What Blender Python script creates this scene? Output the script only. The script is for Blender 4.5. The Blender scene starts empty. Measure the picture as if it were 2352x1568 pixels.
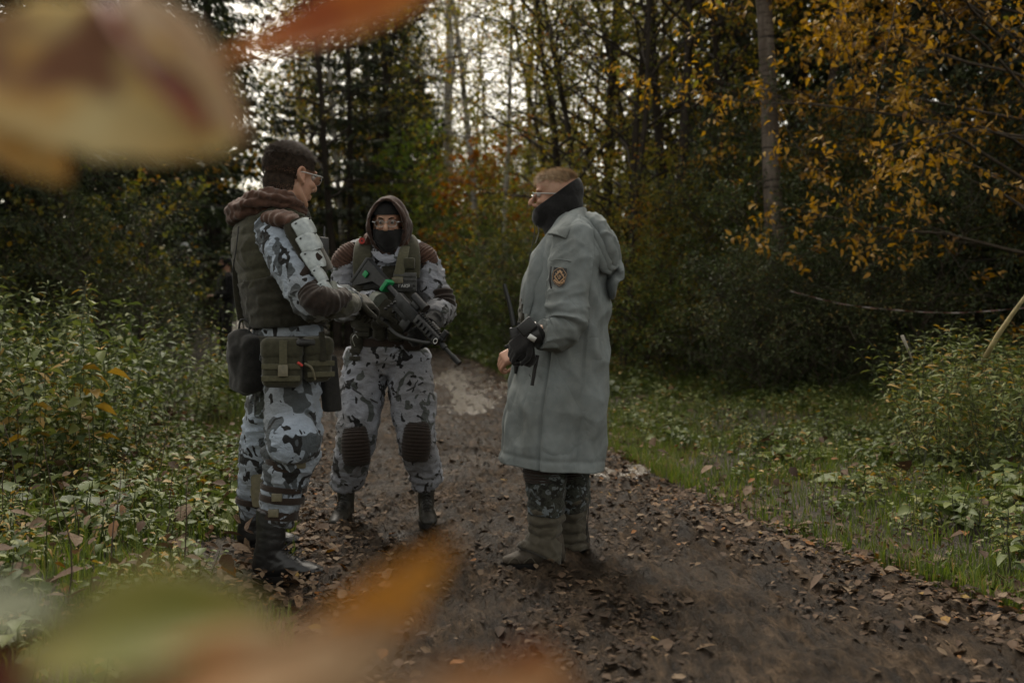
import bpy, bmesh, math, random
import numpy as np
from mathutils import Vector, Matrix

# ------------------------------------------------------------------ camera, sky, sun, exposure
sc = bpy.context.scene
C = sc.collection
CAM_H = 1.10                      # crouching photographer
FPX = 2287.0                      # focal length in pixels of a 2352 px wide view (35 mm lens)
CX, CY = 1176.0, 740.0            # principal column, horizon row in that view
cam_d = bpy.data.cameras.new("camera")
cam = bpy.data.objects.new("camera", cam_d); C.objects.link(cam)
cam.location = (0, 0, CAM_H); cam.rotation_euler = (math.radians(90), 0, 0)
cam_d.lens = 35.0; cam_d.sensor_width = 36.0
cam_d.shift_y = -(784 - CY) / 2352.0
cam_d.clip_start = 0.02; cam_d.clip_end = 600
cam_d.dof.use_dof = True; cam_d.dof.focus_distance = 4.55; cam_d.dof.aperture_fstop = 2.0
sc.camera = cam

SUN_EL, SUN_AZ = 54.0, -16.0        # overcast: a broad soft glow beyond the trees
w = bpy.data.worlds.new("World"); sc.world = w; w.use_nodes = True
nt = w.node_tree
sky = nt.nodes.new("ShaderNodeTexSky"); sky.sky_type = 'NISHITA'; sky.sun_disc = False
sky.sun_elevation = math.radians(SUN_EL); sky.sun_rotation = math.radians(SUN_AZ)
sky.air_density = 1.0; sky.dust_density = 4.0; sky.ozone_density = 1.0
hsv = nt.nodes.new("ShaderNodeHueSaturation"); hsv.inputs['Saturation'].default_value = 0.30   # cloud cover
nt.links.new(sky.outputs[0], hsv.inputs['Color'])
bg = nt.nodes["Background"]; bg.inputs['Strength'].default_value = 0.15
warm = nt.nodes.new("ShaderNodeMix"); warm.data_type = 'RGBA'; warm.blend_type = 'MULTIPLY'; warm.inputs[0].default_value = 1.0
warm.inputs[7].default_value = (1.0, 0.93, 0.785, 1)                 # warm grey cloud
nt.links.new(hsv.outputs[0], warm.inputs[6]); nt.links.new(warm.outputs[2], bg.inputs['Color'])
sun_d = bpy.data.lights.new("sun", 'SUN'); sun_d.energy = 1.0; sun_d.angle = math.radians(22)
sun_d.color = (1.0, 0.95, 0.88)
sun = bpy.data.objects.new("sun", sun_d); C.objects.link(sun)
_a, _e = math.radians(SUN_AZ), math.radians(SUN_EL)
_d = Vector((math.sin(_a) * math.cos(_e), math.cos(_a) * math.cos(_e), math.sin(_e)))
sun.rotation_euler = _d.to_track_quat('Z', 'Y').to_euler(); sun.location = (0, 0, 20)
vs = sc.view_settings
vs.view_transform = 'Standard'; vs.look = 'None'; vs.exposure = 1.15; vs.gamma = 1.0; vs.use_curve_mapping = False
sc.render.engine = 'CYCLES'
cy = sc.cycles
cy.use_denoising = True; cy.max_bounces = 5; cy.diffuse_bounces = 3; cy.glossy_bounces = 2
cy.transmission_bounces = 3; cy.transparent_max_bounces = 6; cy.caustics_reflective = False; cy.caustics_refractive = False
cy.use_adaptive_sampling = True; cy.adaptive_threshold = 0.015

# ------------------------------------------------------------------ helpers
rng = np.random.default_rng(7)
PI = math.pi
def nrm(v):
    v = np.asarray(v, float); return v / (np.linalg.norm(v, axis=-1, keepdims=True) + 1e-12)
def P(px, py, Y):
    """the point seen at column px, row py (2352 px wide view) at distance Y"""
    return np.array([(px - CX) / FPX * Y, Y, CAM_H + (CY - py) / FPX * Y])
_perm = np.random.default_rng(3).permutation(256); _perm = np.concatenate([_perm, _perm, _perm])
_grad = nrm(np.random.default_rng(4).normal(size=(256, 3)))
def pnoise(p):
    p = np.asarray(p, float); i = np.floor(p).astype(int); f = p - i; i &= 255
    u = f * f * f * (f * (f * 6 - 15) + 10)
    r = 0
    for a in (0, 1):
        for b in (0, 1):
            for c in (0, 1):
                h = _perm[_perm[_perm[i[..., 0] + a] + i[..., 1] + b] + i[..., 2] + c]
                g = _grad[h]; d = f - np.array([a, b, c])
                wgt = (u[..., 0] if a else 1 - u[..., 0]) * (u[..., 1] if b else 1 - u[..., 1]) * (u[..., 2] if c else 1 - u[..., 2])
                r = r + wgt * (g * d).sum(-1)
    return r * 1.6
def fbm(p, o=4):
    p = np.asarray(p, float); r = 0; a = 1.0
    for k in range(o):
        r = r + a * pnoise(p + 17.3 * k); p = p * 2.03; a *= 0.5
    return r
def sstep(a, b, x):
    t = np.clip((x - a) / (b - a), 0, 1); return t * t * (3 - 2 * t)

def np_mesh(name, V, F, attrs=None, smooth=True):
    """F: list of (n,k) int arrays"""
    m = bpy.data.meshes.new(name)
    V = np.ascontiguousarray(V, dtype=np.float32); m.vertices.add(len(V)); m.vertices.foreach_set("co", V.ravel())
    if not isinstance(F, list): F = [F]
    F = [np.asarray(f, dtype=np.int32) for f in F if len(f)]
    loops = np.concatenate([f.ravel() for f in F]); sizes = np.concatenate([np.full(len(f), f.shape[1], np.int32) for f in F])
    m.loops.add(len(loops)); m.loops.foreach_set("vertex_index", loops)
    m.polygons.add(len(sizes)); st = np.zeros(len(sizes), np.int32); st[1:] = np.cumsum(sizes)[:-1]
    m.polygons.foreach_set("loop_start", st)
    m.polygons.foreach_set("use_smooth", np.full(len(sizes), bool(smooth)))
    for k, v in (attrs or {}).items():
        a = m.attributes.new(k, 'FLOAT', 'POINT'); a.data.foreach_set("value", np.ascontiguousarray(v, dtype=np.float32))
    m.update(calc_edges=True); m.validate()
    return m
def link(name, mesh, mat=None, parent=None):
    if mat is not None:
        mesh.materials.clear(); mesh.materials.append(mat)
    o = bpy.data.objects.new(name, mesh); C.objects.link(o)
    if parent is not None:
        o.parent = parent; o.matrix_parent_inverse = parent.matrix_world.inverted()
    return o
def empty(name, loc=(0, 0, 0), rz=0):
    o = bpy.data.objects.new(name, None); C.objects.link(o); o.empty_display_size = 0.1
    o.location = loc; o.rotation_euler = (0, 0, rz)
    o.matrix_world = Matrix.Translation(Vector(loc)) @ Matrix.Rotation(rz, 4, 'Z')
    return o
def tag(o, label=None, cat=None, group=None, kind=None):
    if label: o['label'] = label
    if cat: o['category'] = cat
    if group: o['group'] = group
    if kind: o['kind'] = kind
    return o
def copy_tree(o, loc, rz=0, s=1.0, parent=None):
    c = o.copy(); C.objects.link(c); c.location = loc; c.rotation_euler = (0, 0, rz)
    c.scale = (s, s, s) if np.isscalar(s) else s
    for ch in o.children:
        d = ch.copy(); C.objects.link(d); d.parent = c
        d.matrix_parent_inverse = ch.matrix_parent_inverse.copy()
    return c

class MB:
    """collects vertex/face arrays into one mesh"""
    def __init__(s): s.V = []; s.Q = []; s.T = []; s.n = 0; s.N = []
    def add(s, V, Q=None, T=None):
        V = np.asarray(V, float); s.V.append(V)
        if Q is not None and len(Q): s.Q.append(np.asarray(Q) + s.n)
        if T is not None and len(T): s.T.append(np.asarray(T) + s.n)
        s.n += len(V); return s
    def addm(s, t):
        return s.add(t[0], t[1], t[2])
    def mesh(s, name="mesh", smooth=True, attrs=None):
        F = []
        if s.Q: F.append(np.concatenate(s.Q))
        if s.T: F.append(np.concatenate(s.T))
        return np_mesh(name, np.concatenate(s.V), F, attrs, smooth)
    def build(s, name, mat, parent=None, smooth=True):
        return link(name, s.mesh(name, smooth), mat, parent)

def grid_faces(nr, nc, wrap=True):
    i = np.arange(nr - 1)[:, None]; j = np.arange(nc if wrap else nc - 1)[None]
    a = i * nc + j; b = i * nc + (j + 1) % nc
    return np.stack([a, b, b + nc, a + nc], -1).reshape(-1, 4)
def catmull(pts, n):
    pts = np.asarray(pts, float); k = len(pts)
    if k == 2:
        t = np.linspace(0, 1, n)[:, None]; return pts[0] * (1 - t) + pts[1] * t
    ext = np.vstack([2 * pts[0] - pts[1], pts, 2 * pts[-1] - pts[-2]])
    t = np.linspace(0, k - 1, n); i = np.minimum(t.astype(int), k - 2); f = (t - i)[:, None]
    p0, p1, p2, p3 = ext[i], ext[i + 1], ext[i + 2], ext[i + 3]
    return 0.5 * (2 * p1 + (p2 - p0) * f + (2 * p0 - 5 * p1 + 4 * p2 - p3) * f ** 2 + (3 * p1 - p0 - 3 * p2 + p3) * f ** 3)
def tube(pts, rad, n=24, rings=None, ref=(0, -1, 0), cap=True, sq=2.0, disp=None, smooth_path=True):
    """swept tube: pts (k,3), rad (k,) or (k,2) -> (V, quads, tris); ref is the direction of the first radius"""
    pts = np.asarray(pts, float); rad = np.asarray(rad, float)
    if rad.ndim == 1: rad = np.stack([rad, rad], 1)
    if rings:
        k = len(pts)
        pts2 = catmull(pts, rings) if smooth_path else np.stack([np.interp(np.linspace(0, k - 1, rings), np.arange(k), pts[:, c]) for c in range(3)], 1)
        t = np.linspace(0, k - 1, rings)
        rad = np.maximum(catmull(rad, rings) if k > 2 else np.stack([np.interp(t, np.arange(k), rad[:, c]) for c in range(2)], 1), 1e-4)
        pts = pts2
    T = nrm(np.gradient(pts, axis=0)); m = len(pts)
    ref = np.asarray(ref, float)
    U = np.broadcast_to(ref, T.shape) - (T @ ref)[:, None] * T
    bad = np.linalg.norm(U, axis=1) < 1e-3
    if bad.any():
        r2 = np.array([1.0, 0.3, 0.1]); U = np.where(bad[:, None], r2 - (T @ r2)[:, None] * T, U)
    U = nrm(U); W = np.cross(T, U)
    a = np.linspace(0, 2 * PI, n, endpoint=False)
    ca, sa = np.cos(a), np.sin(a)
    if sq != 2.0:
        ca = np.sign(ca) * np.abs(ca) ** (2 / sq); sa = np.sign(sa) * np.abs(sa) ** (2 / sq)
    R = (U[:, None] * (rad[:, 0, None, None] * ca[None, :, None]) + W[:, None] * (rad[:, 1, None, None] * sa[None, :, None]))
    V = pts[:, None] + R
    if disp is not None:
        d = disp(np.linspace(0, 1, m)[:, None] * np.ones((1, n)), np.ones((m, 1)) * a[None], V)
        V = V + nrm(R) * d[..., None]
    V = V.reshape(-1, 3); Q = grid_faces(m, n)
    Tn = []
    if cap:
        V = np.vstack([V, pts[0], pts[-1]]); j = np.arange(n); c0, c1 = m * n, m * n + 1
        Tn = np.vstack([np.stack([np.full(n, c0), (j + 1) % n, j], 1), np.stack([np.full(n, c1), (m - 1) * n + j, (m - 1) * n + (j + 1) % n], 1)])
    return V, Q, Tn
def ellipsoid(c, r, axes=None, n=20, m=14):
    th = np.linspace(0, PI, m); ph = np.linspace(0, 2 * PI, n, endpoint=False)
    V = np.stack([np.sin(th)[:, None] * np.cos(ph), np.sin(th)[:, None] * np.sin(ph), np.cos(th)[:, None] * np.ones(n)], -1).reshape(-1, 3) * np.asarray(r, float)
    if axes is not None: V = V @ np.asarray(axes, float)
    return V + np.asarray(c, float), grid_faces(m, n)[:, ::-1], []
def frame(fwd, up=(0, 0, 1)):
    """rows: forward, left, up"""
    f = nrm(fwd); l = nrm(np.cross(up, f)); u = np.cross(f, l); return np.stack([f, l, u])
def rbox(c, half, axes=None, r=0.2, n=3):
    """rounded box (superellipsoid-like bevel made from a subdivided cube)"""
    half = np.asarray(half, float); rr = r * half.min()
    V = []; Q = []; base = 0
    def coords(h):
        e = rr * np.sin(np.linspace(0, PI / 2, n + 1)); lo = -h + (rr - e[::-1]); return np.concatenate([lo, -lo[::-1]])
    for ax in range(3):
        b, cax = (ax + 1) % 3, (ax + 2) % 3
        B, Cc = coords(half[b]), coords(half[cax])
        for s in (-1, 1):
            g = np.zeros((len(B), len(Cc), 3)); g[..., ax] = s * half[ax]; g[..., b] = B[:, None]; g[..., cax] = Cc[None]
            f = grid_faces(len(B), len(Cc), False)
            V.append(g.reshape(-1, 3)); Q.append((f if s > 0 else f[:, ::-1]) + base); base += g.shape[0] * g.shape[1]
    V = np.concatenate(V); Q = np.concatenate(Q)
    inner = np.clip(V, -(half - rr), half - rr); d = V - inner
    V = inner + nrm(d) * rr
    if axes is not None: V = V @ np.asarray(axes, float)
    return V + np.asarray(c, float), Q, []
def remesh(parts, voxel, smooth=4, decimate=None, name="mesh"):
    mb = MB()
    for p in parts: mb.addm(p)
    me = mb.mesh(name)
    o = bpy.data.objects.new("tmp", me); C.objects.link(o)
    r = o.modifiers.new("r", 'REMESH'); r.mode = 'VOXEL'; r.voxel_size = voxel; r.use_smooth_shade = True
    if smooth:
        s = o.modifiers.new("s", 'SMOOTH'); s.iterations = smooth; s.factor = 0.5
    if decimate:
        d = o.modifiers.new("d", 'DECIMATE'); d.ratio = decimate
    dg = bpy.context.evaluated_depsgraph_get()
    out = bpy.data.meshes.new_from_object(o.evaluated_get(dg)); out.name = name
    bpy.data.objects.remove(o); bpy.data.meshes.remove(me)
    return out
def vco(me):
    a = np.zeros(len(me.vertices) * 3, np.float32); me.vertices.foreach_get("co", a); return a.reshape(-1, 3).astype(float)
def vno(me):
    a = np.zeros(len(me.vertices) * 3, np.float32); me.vertices.foreach_get("normal", a); return a.reshape(-1, 3).astype(float)
def displace(me, fn):
    v = vco(me); n = vno(me); d = fn(v)
    v = v + n * d[:, None]; me.vertices.foreach_set("co", v.astype(np.float32).ravel()); me.update()
    me.polygons.foreach_set("use_smooth", np.ones(len(me.polygons), bool))
    return me
def folds(v, amp=0.006, s=(9, 9, 22), seed=0.0):
    """cloth creases: sharp ridges that run mostly across the limb"""
    q = v * np.array(s) + seed
    q = q + 0.6 * np.stack([pnoise(v * 5 + seed + 9), pnoise(v * 5 + seed + 31), pnoise(v * 5 + seed + 55)], -1)
    a = 1 - np.abs(pnoise(q)) * 2.2
    b = 1 - np.abs(pnoise(q * 2.1 + 5)) * 2.2
    return amp * (np.clip(a, -1, 1) * np.abs(a) + 0.4 * b)

# ------------------------------------------------------------------ materials
def mat(name, build):
    m = bpy.data.materials.new(name); m.use_nodes = True; t = m.node_tree
    b = t.nodes["Principled BSDF"]; build(t, b); return m
def N(t, typ, **kw):
    n = t.nodes.new(typ)
    for k, v in kw.items():
        if k in n.inputs: n.inputs[k].default_value = v
        else: setattr(n, k, v)
    return n
def ramp(t, fac, stops, interp='LINEAR'):
    r = t.nodes.new("ShaderNodeValToRGB"); r.color_ramp.interpolation = interp
    el = r.color_ramp.elements
    while len(el) < len(stops): el.new(0.5)
    for e, (p, c) in zip(el, stops):
        e.position = p; e.color = (*c, 1) if len(c) == 3 else c
    t.links.new(fac, r.inputs[0]); return r.outputs[0]
def texco(t, scale=1.0, obj=True):
    c = t.nodes.new("ShaderNodeTexCoord"); out = c.outputs['Object' if obj else 'Generated']
    if scale != 1.0:
        mp = t.nodes.new("ShaderNodeMapping"); mp.inputs['Scale'].default_value = (scale,) * 3 if np.isscalar(scale) else scale
        t.links.new(out, mp.inputs[0]); return mp.outputs[0]
    return out
def noise(t, vec, scale, detail=3.0, rough=0.5, dist=0.0):
    n = N(t, "ShaderNodeTexNoise"); n.inputs['Scale'].default_value = scale; n.inputs['Detail'].default_value = detail
    n.inputs['Roughness'].default_value = rough; n.inputs['Distortion'].default_value = dist
    t.links.new(vec, n.inputs['Vector']); return n.outputs[0]
def mixc(t, fac, a, b, mode='MIX'):
    m = t.nodes.new("ShaderNodeMix"); m.data_type = 'RGBA'; m.blend_type = mode
    for s, v in ((m.inputs[0], fac), (m.inputs[6], a), (m.inputs[7], b)):
        if hasattr(v, 'is_linked') or isinstance(v, bpy.types.NodeSocket): t.links.new(v, s)
        else: s.default_value = v if np.isscalar(v) else ((*v, 1) if len(v) == 3 else v)
    return m.outputs[2]
def bump(t, b, h, strength=0.3, dist=0.01):
    n = t.nodes.new("ShaderNodeBump"); n.inputs['Strength'].default_value = strength; n.inputs['Distance'].default_value = dist
    t.links.new(h, n.inputs['Height']); t.links.new(n.outputs[0], b.inputs['Normal'])
def cloth(name, c0, c1, scale=40, rough=0.9, bs=0.25, weave=600, dirt=0.25, crease=0.0, sheen=0.15):
    def f(t, b):
        co = texco(t); n1 = noise(t, co, scale, 4); col = ramp(t, n1, [(0.3, c0), (0.7, c1)])
        n3 = noise(t, co, 5, 3); col = mixc(t, dirt, col, ramp(t, n3, [(0.35, (0.6, 0.56, 0.5)), (0.65, (1, 1, 1))]), 'MULTIPLY')
        t.links.new(col, b.inputs['Base Color']); b.inputs['Roughness'].default_value = rough
        b.inputs['Specular IOR Level'].default_value = 0.25
        b.inputs['Sheen Weight'].default_value = sheen
        n2 = noise(t, co, weave, 2); bump(t, b, n2, bs, 0.002)
        if crease:      # pressed-in creases of worn cloth
            hs = []
            for sc_, st in ((3.2, (1, 1, .5)), (5.5, (1.2, 1.2, .9))):
                q = noise(t, texco(t, st), sc_, 2.5, 0.5, 0.6); sb = N(t, "ShaderNodeMath", operation='SUBTRACT'); sb.inputs[1].default_value = 0.5; t.links.new(q, sb.inputs[0])
                ab = N(t, "ShaderNodeMath", operation='ABSOLUTE'); t.links.new(sb.outputs[0], ab.inputs[0]); pw = N(t, "ShaderNodeMath", operation='POWER'); pw.inputs[1].default_value = 0.6; t.links.new(ab.outputs[0], pw.inputs[0]); hs.append(pw.outputs[0])
            ad = N(t, "ShaderNodeMath", operation='ADD'); t.links.new(hs[0], ad.inputs[0]); t.links.new(hs[1], ad.inputs[1])
            first = b.inputs['Normal'].links[0].from_node; n4 = t.nodes.new("ShaderNodeBump"); n4.inputs['Strength'].default_value = crease; n4.inputs['Distance'].default_value = 0.03
            t.links.new(ad.outputs[0], n4.inputs['Height']); t.links.new(first.outputs[0], n4.inputs['Normal']); t.links.new(n4.outputs[0], b.inputs['Normal'])
    return mat(name, f)
def plain(name, c, rough=0.5, metal=0.0, spec=0.5, var=0.25, scale=30, bs=0.1):
    def f(t, b):
        co = texco(t); n1 = noise(t, co, scale, 4)
        col = ramp(t, n1, [(0.3, tuple(x * (1 - var) for x in c)), (0.7, tuple(min(1, x * (1 + var)) for x in c))])
        t.links.new(col, b.inputs['Base Color']); b.inputs['Roughness'].default_value = rough; b.inputs['Metallic'].default_value = metal
        b.inputs['Specular IOR Level'].default_value = spec
        if bs: bump(t, b, noise(t, co, scale * 6, 3), bs, 0.003)
    return mat(name, f)
def camo(name, base, mid, dark, s=11.0, tm=0.56, td=0.62, seed=0.0, third=None, stretch=(1, 1, 0.75)):
    def f(t, b):
        c = t.nodes.new("ShaderNodeTexCoord"); mp = t.nodes.new("ShaderNodeMapping")
        mp.inputs['Location'].default_value = (seed, seed * 0.7, seed * 1.3); mp.inputs['Scale'].default_value = stretch
        t.links.new(c.outputs['Object'], mp.inputs[0]); co = mp.outputs[0]
        m1 = ramp(t, noise(t, co, s, 1.2, 0.5, 0.7), [(0, (0, 0, 0)), (tm, (0, 0, 0)), (tm + 0.012, (1, 1, 1))])
        off = N(t, "ShaderNodeMapping"); off.inputs['Location'].default_value = (5.1, 2.7, 8.3); t.links.new(co, off.inputs[0])
        m2 = ramp(t, noise(t, off.outputs[0], s * 1.35, 1.5, 0.5, 1.1), [(0, (0, 0, 0)), (td, (0, 0, 0)), (td + 0.012, (1, 1, 1))])
        col = mixc(t, m1, base, mid)
        if third is not None:
            off3 = N(t, "ShaderNodeMapping"); off3.inputs['Location'].default_value = (15.1, 1.7, 3.3); t.links.new(co, off3.inputs[0])
            m3 = ramp(t, noise(t, off3.outputs[0], s * 1.1, 1.2, 0.5, 0.8), [(0, (0, 0, 0)), (0.58, (0, 0, 0)), (0.59, (1, 1, 1))])
            col = mixc(t, m3, col, third)
        col = mixc(t, m2, col, dark)
        fine = noise(t, co, 160, 4, 0.7); col = mixc(t, 0.5, col, ramp(t, fine, [(0.3, (0.72, 0.72, 0.72)), (0.7, (1.1, 1.1, 1.1))]), 'MULTIPLY')
        dirt = noise(t, co, 4, 4); col = mixc(t, 0.7, col, ramp(t, dirt, [(0.4, (0.66, 0.6, 0.52)), (0.6, (1, 1, 1))]), 'MULTIPLY')
        t.links.new(col, b.inputs['Base Color']); b.inputs['Roughness'].default_value = 0.88
        b.inputs['Specular IOR Level'].default_value = 0.2; b.inputs['Sheen Weight'].default_value = 0.1
        cr = noise(t, texco(t, (1, 1, 1.6)), 14, 3, 0.55, 0.8); sb = N(t, "ShaderNodeMath", operation='SUBTRACT'); sb.inputs[1].default_value = 0.5; t.links.new(cr, sb.inputs[0])
        ab = N(t, "ShaderNodeMath", operation='ABSOLUTE'); t.links.new(sb.outputs[0], ab.inputs[0]); bump(t, b, ab.outputs[0], 0.5, 0.04)
        sz = N(t, "ShaderNodeSeparateXYZ"); t.links.new(N(t, "ShaderNodeNewGeometry").outputs['Position'], sz.inputs[0])
        lo_ = N(t, "ShaderNodeMath", operation='MULTIPLY_ADD'); lo_.inputs[1].default_value = -2.2; lo_.inputs[2].default_value = 0.95; t.links.new(sz.outputs[2], lo_.inputs[0])
        sp = N(t, "ShaderNodeMath", operation='MULTIPLY'); t.links.new(lo_.outputs[0], sp.inputs[0]); t.links.new(noise(t, co, 22, 5, 0.7), sp.inputs[1]); sp.use_clamp = True
        t.links.new(mixc(t, sp.outputs[0], col, (0.05, 0.036, 0.024)), b.inputs['Base Color'])      # mud splashed up from the track
    return mat(name, f)
def leaf_mat(name, stops, rough=0.45, trans=0.35, spec=0.4, spots=0.0):
    """leaf colour runs along the per-leaf number 'rnd'"""
    def f(t, b):
        a = N(t, "ShaderNodeAttribute"); a.attribute_name = "rnd"
        col = ramp(t, a.outputs['Fac'], stops)
        if spots:
            s = noise(t, texco(t), 90, 3); col = mixc(t, ramp(t, s, [(0.52, (0, 0, 0)), (0.6, (spots,) * 3)]), col, (0.06, 0.03, 0.015))
        t.links.new(col, b.inputs['Base Color']); b.inputs['Roughness'].default_value = rough
        b.inputs['Specular IOR Level'].default_value = spec
        tr = N(t, "ShaderNodeBsdfTranslucent"); hs = N(t, "ShaderNodeHueSaturation"); hs.inputs['Saturation'].default_value = 1.15; hs.inputs['Value'].default_value = 1.2
        t.links.new(col, hs.inputs['Color']); t.links.new(hs.outputs[0], tr.inputs['Color'])
        mx = N(t, "ShaderNodeMixShader"); mx.inputs[0].default_value = trans
        t.links.new(b.outputs[0], mx.inputs[1]); t.links.new(tr.outputs[0], mx.inputs[2])
        t.links.new(mx.outputs[0], t.nodes["Material Output"].inputs['Surface'])
    return mat(name, f)
def bark_mat(name, c0, c1, scale=(12, 12, 3), bs=0.6, birch=False):
    def f(t, b):
        co = texco(t, scale); n1 = noise(t, co, 1.5, 6, 0.65); col = ramp(t, n1, [(0.3, c0), (0.7, c1)])
        if birch:
            co2 = texco(t, (2.2, 2.2, 16)); n2 = noise(t, co2, 1.6, 4, 0.6, 0.3)
            col = mixc(t, ramp(t, n2, [(0.55, (0, 0, 0)), (0.6, (1, 1, 1))]), col, (0.03, 0.026, 0.022))
            co3 = texco(t, (1.0, 1.0, 0.5)); n3 = noise(t, co3, 3.0, 4); col = mixc(t, ramp(t, n3, [(0.45, (0, 0, 0)), (0.65, (0.8, 0.8, 0.8))]), col, (0.09, 0.07, 0.055))
        t.links.new(col, b.inputs['Base Color']); b.inputs['Roughness'].default_value = 0.85; b.inputs['Specular IOR Level'].default_value = 0.25
        bump(t, b, n1, bs, 0.02)
    return mat(name, f)

# leaf clouds -------------------------------------------------------
def leaf_cloud(Pt, D, Nm, L, Wd, fold=0.25, shape=4, droop=0.15, rnd=None):
    """Pt anchor, D direction, Nm up normal, L length, Wd width -> V, [faces], rnd per vertex"""
    n = len(Pt); D = nrm(D); S = nrm(np.cross(D, Nm)); U = np.cross(S, D)
    L = np.broadcast_to(L, (n,))[:, None]; Wd = np.broadcast_to(Wd, (n,))[:, None]
    if rnd is None: rnd = rng.random(n)
    if shape == 4:
        V = np.stack([Pt, Pt + D * L * 0.45 + S * Wd * 0.5 + U * Wd * fold, Pt + D * L - U * L * droop, Pt + D * L * 0.45 - S * Wd * 0.5 + U * Wd * fold], 1)
        b = np.arange(n)[:, None] * 4
        F = np.concatenate([b + np.array([[0, 1, 2]]), b + np.array([[0, 2, 3]])])
        return V.reshape(-1, 3), [F], np.repeat(rnd, 4)
    mid1 = Pt + D * L * 0.33; mid2 = Pt + D * L * 0.68 - U * L * droop * 0.45
    V = np.stack([Pt, mid1 + S * Wd * 0.5 + U * Wd * fold, mid2 + S * Wd * 0.38 + U * Wd * fold, Pt + D * L - U * L * droop, mid2 - S * Wd * 0.38 + U * Wd * fold, mid1 - S * Wd * 0.5 + U * Wd * fold, mid1, mid2], 1)
    b = np.arange(n)[:, None] * 8
    T = np.concatenate([b + np.array([[0, 1, 6]]), b + np.array([[0, 6, 5]]), b + np.array([[2, 3, 7]]), b + np.array([[7, 3, 4]])])
    Q = np.concatenate([b + np.array([[6, 1, 2, 7]]), b + np.array([[5, 6, 7, 4]])])
    return V.reshape(-1, 3), [Q, T], np.repeat(rnd, 8)
def leaf_mesh(name, *a, **k):
    V, F, r = leaf_cloud(*a, **k); return np_mesh(name, V, F, {"rnd": r}, smooth=True)
def rand_dir(n, up=0.0):
    d = rng.normal(size=(n, 3)); d[:, 2] += up; return nrm(d)
# ------------------------------------------------------------------ ground and path
_py = [0, 3.0, 3.8, 5.5, 7.9, 13, 16, 20, 24, 30, 42, 90]
_pl = [-.55, -.78, -.92, -1.30, -1.95, -3.0, -3.4, -3.8, -4.7, -7.0, -14, -36]
_pr = [3.2, 2.25, 1.98, 1.42, 1.0, 0.25, -.15, -.95, -1.9, -3.9, -10, -30]
def path_l(y): return np.interp(y, _py, _pl)
def path_r(y): return np.interp(y, _py, _pr)
def rise(y): return 0.5 * sstep(7, 24, np.asarray(y, float))
def H(x, y):
    x = np.asarray(x, float); y = np.asarray(y, float)
    dl = path_l(y) - x; dr = x - path_r(y)
    z = 0.95 * sstep(0.4, 5.5, dl) * sstep(3.5, 9.0, y) + 0.12 * sstep(0, 0.8, dl)
    z = z + 0.10 * sstep(0, 1.2, dr) + 0.55 * sstep(0.8, 7, dr) + rise(y)
    q = np.stack([x * 0.7, y * 0.7, x * 0 + 0.5], -1)
    z = z + (0.06 * pnoise(q)) * sstep(0.1, 1.0, np.maximum(dl, dr))
    return z
def mud_h(x, y):
    """height of the trodden mud"""
    xl, xr = path_l(y), path_r(y); u = (x - xl) / (xr - xl)
    p = np.stack([x, y, 0 * x], -1)
    rut = -0.05 * np.exp(-((u - 0.25) / 0.09) ** 2) - 0.048 * np.exp(-((u - 0.72) / 0.10) ** 2)
    ch = 0.030 * fbm(p * np.array([4.5, 3.0, 1])) + 0.024 * fbm(p * np.array([14, 6, 1]) + 3, 3)
    clod = 0.028 * np.clip(pnoise(p * 9 + 40), 0, 1) ** 1.5 + 0.026 * np.clip(pnoise(p * np.array([24, 11, 1]) + 9), 0, 1) + 0.006 * fbm(p * np.array([42, 20, 1]) + 21, 2)
    trd = 0.007 * np.sign(np.sin((y * 1.0 + 0.4 * np.abs((u - 0.25)) * 8) * 62)) * np.exp(-((u - 0.25) / 0.035) ** 2) * sstep(4.2, 4.6, y) * sstep(6.6, 6.0, y)
    hole = -0.10 * np.exp(-(((x - 0.98) / 0.30) ** 2 + ((y - 6.9) / 0.45) ** 2)) + 0.05 * np.exp(-(((x - 1.35) / 0.16) ** 2 + ((y - 6.8) / 0.35) ** 2))
    band_ = np.exp(-((u - 0.25) / 0.10) ** 4) + np.exp(-((u - 0.70) / 0.11) ** 4)
    groove = 0.014 * np.sin(u * 150 + 1.2 * pnoise(p * np.array([1.5, 0.6, 1]))) * band_ * sstep(-0.5, 0.3, pnoise(p * np.array([1.2, 0.7, 1]) + 8))
    return rut + ch * (1 - 0.4 * np.clip(band_, 0, 1)) + clod + trd + hole + groove + rise(y)
def ground_z(x, y):
    x = np.asarray(x, float); y = np.asarray(y, float)
    inside = sstep(-0.35, 0.05, np.minimum(x - path_l(y), path_r(y) - x))
    return H(x, y) * (1 - inside) + (mud_h(x, y) + 0.02) * inside

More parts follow.
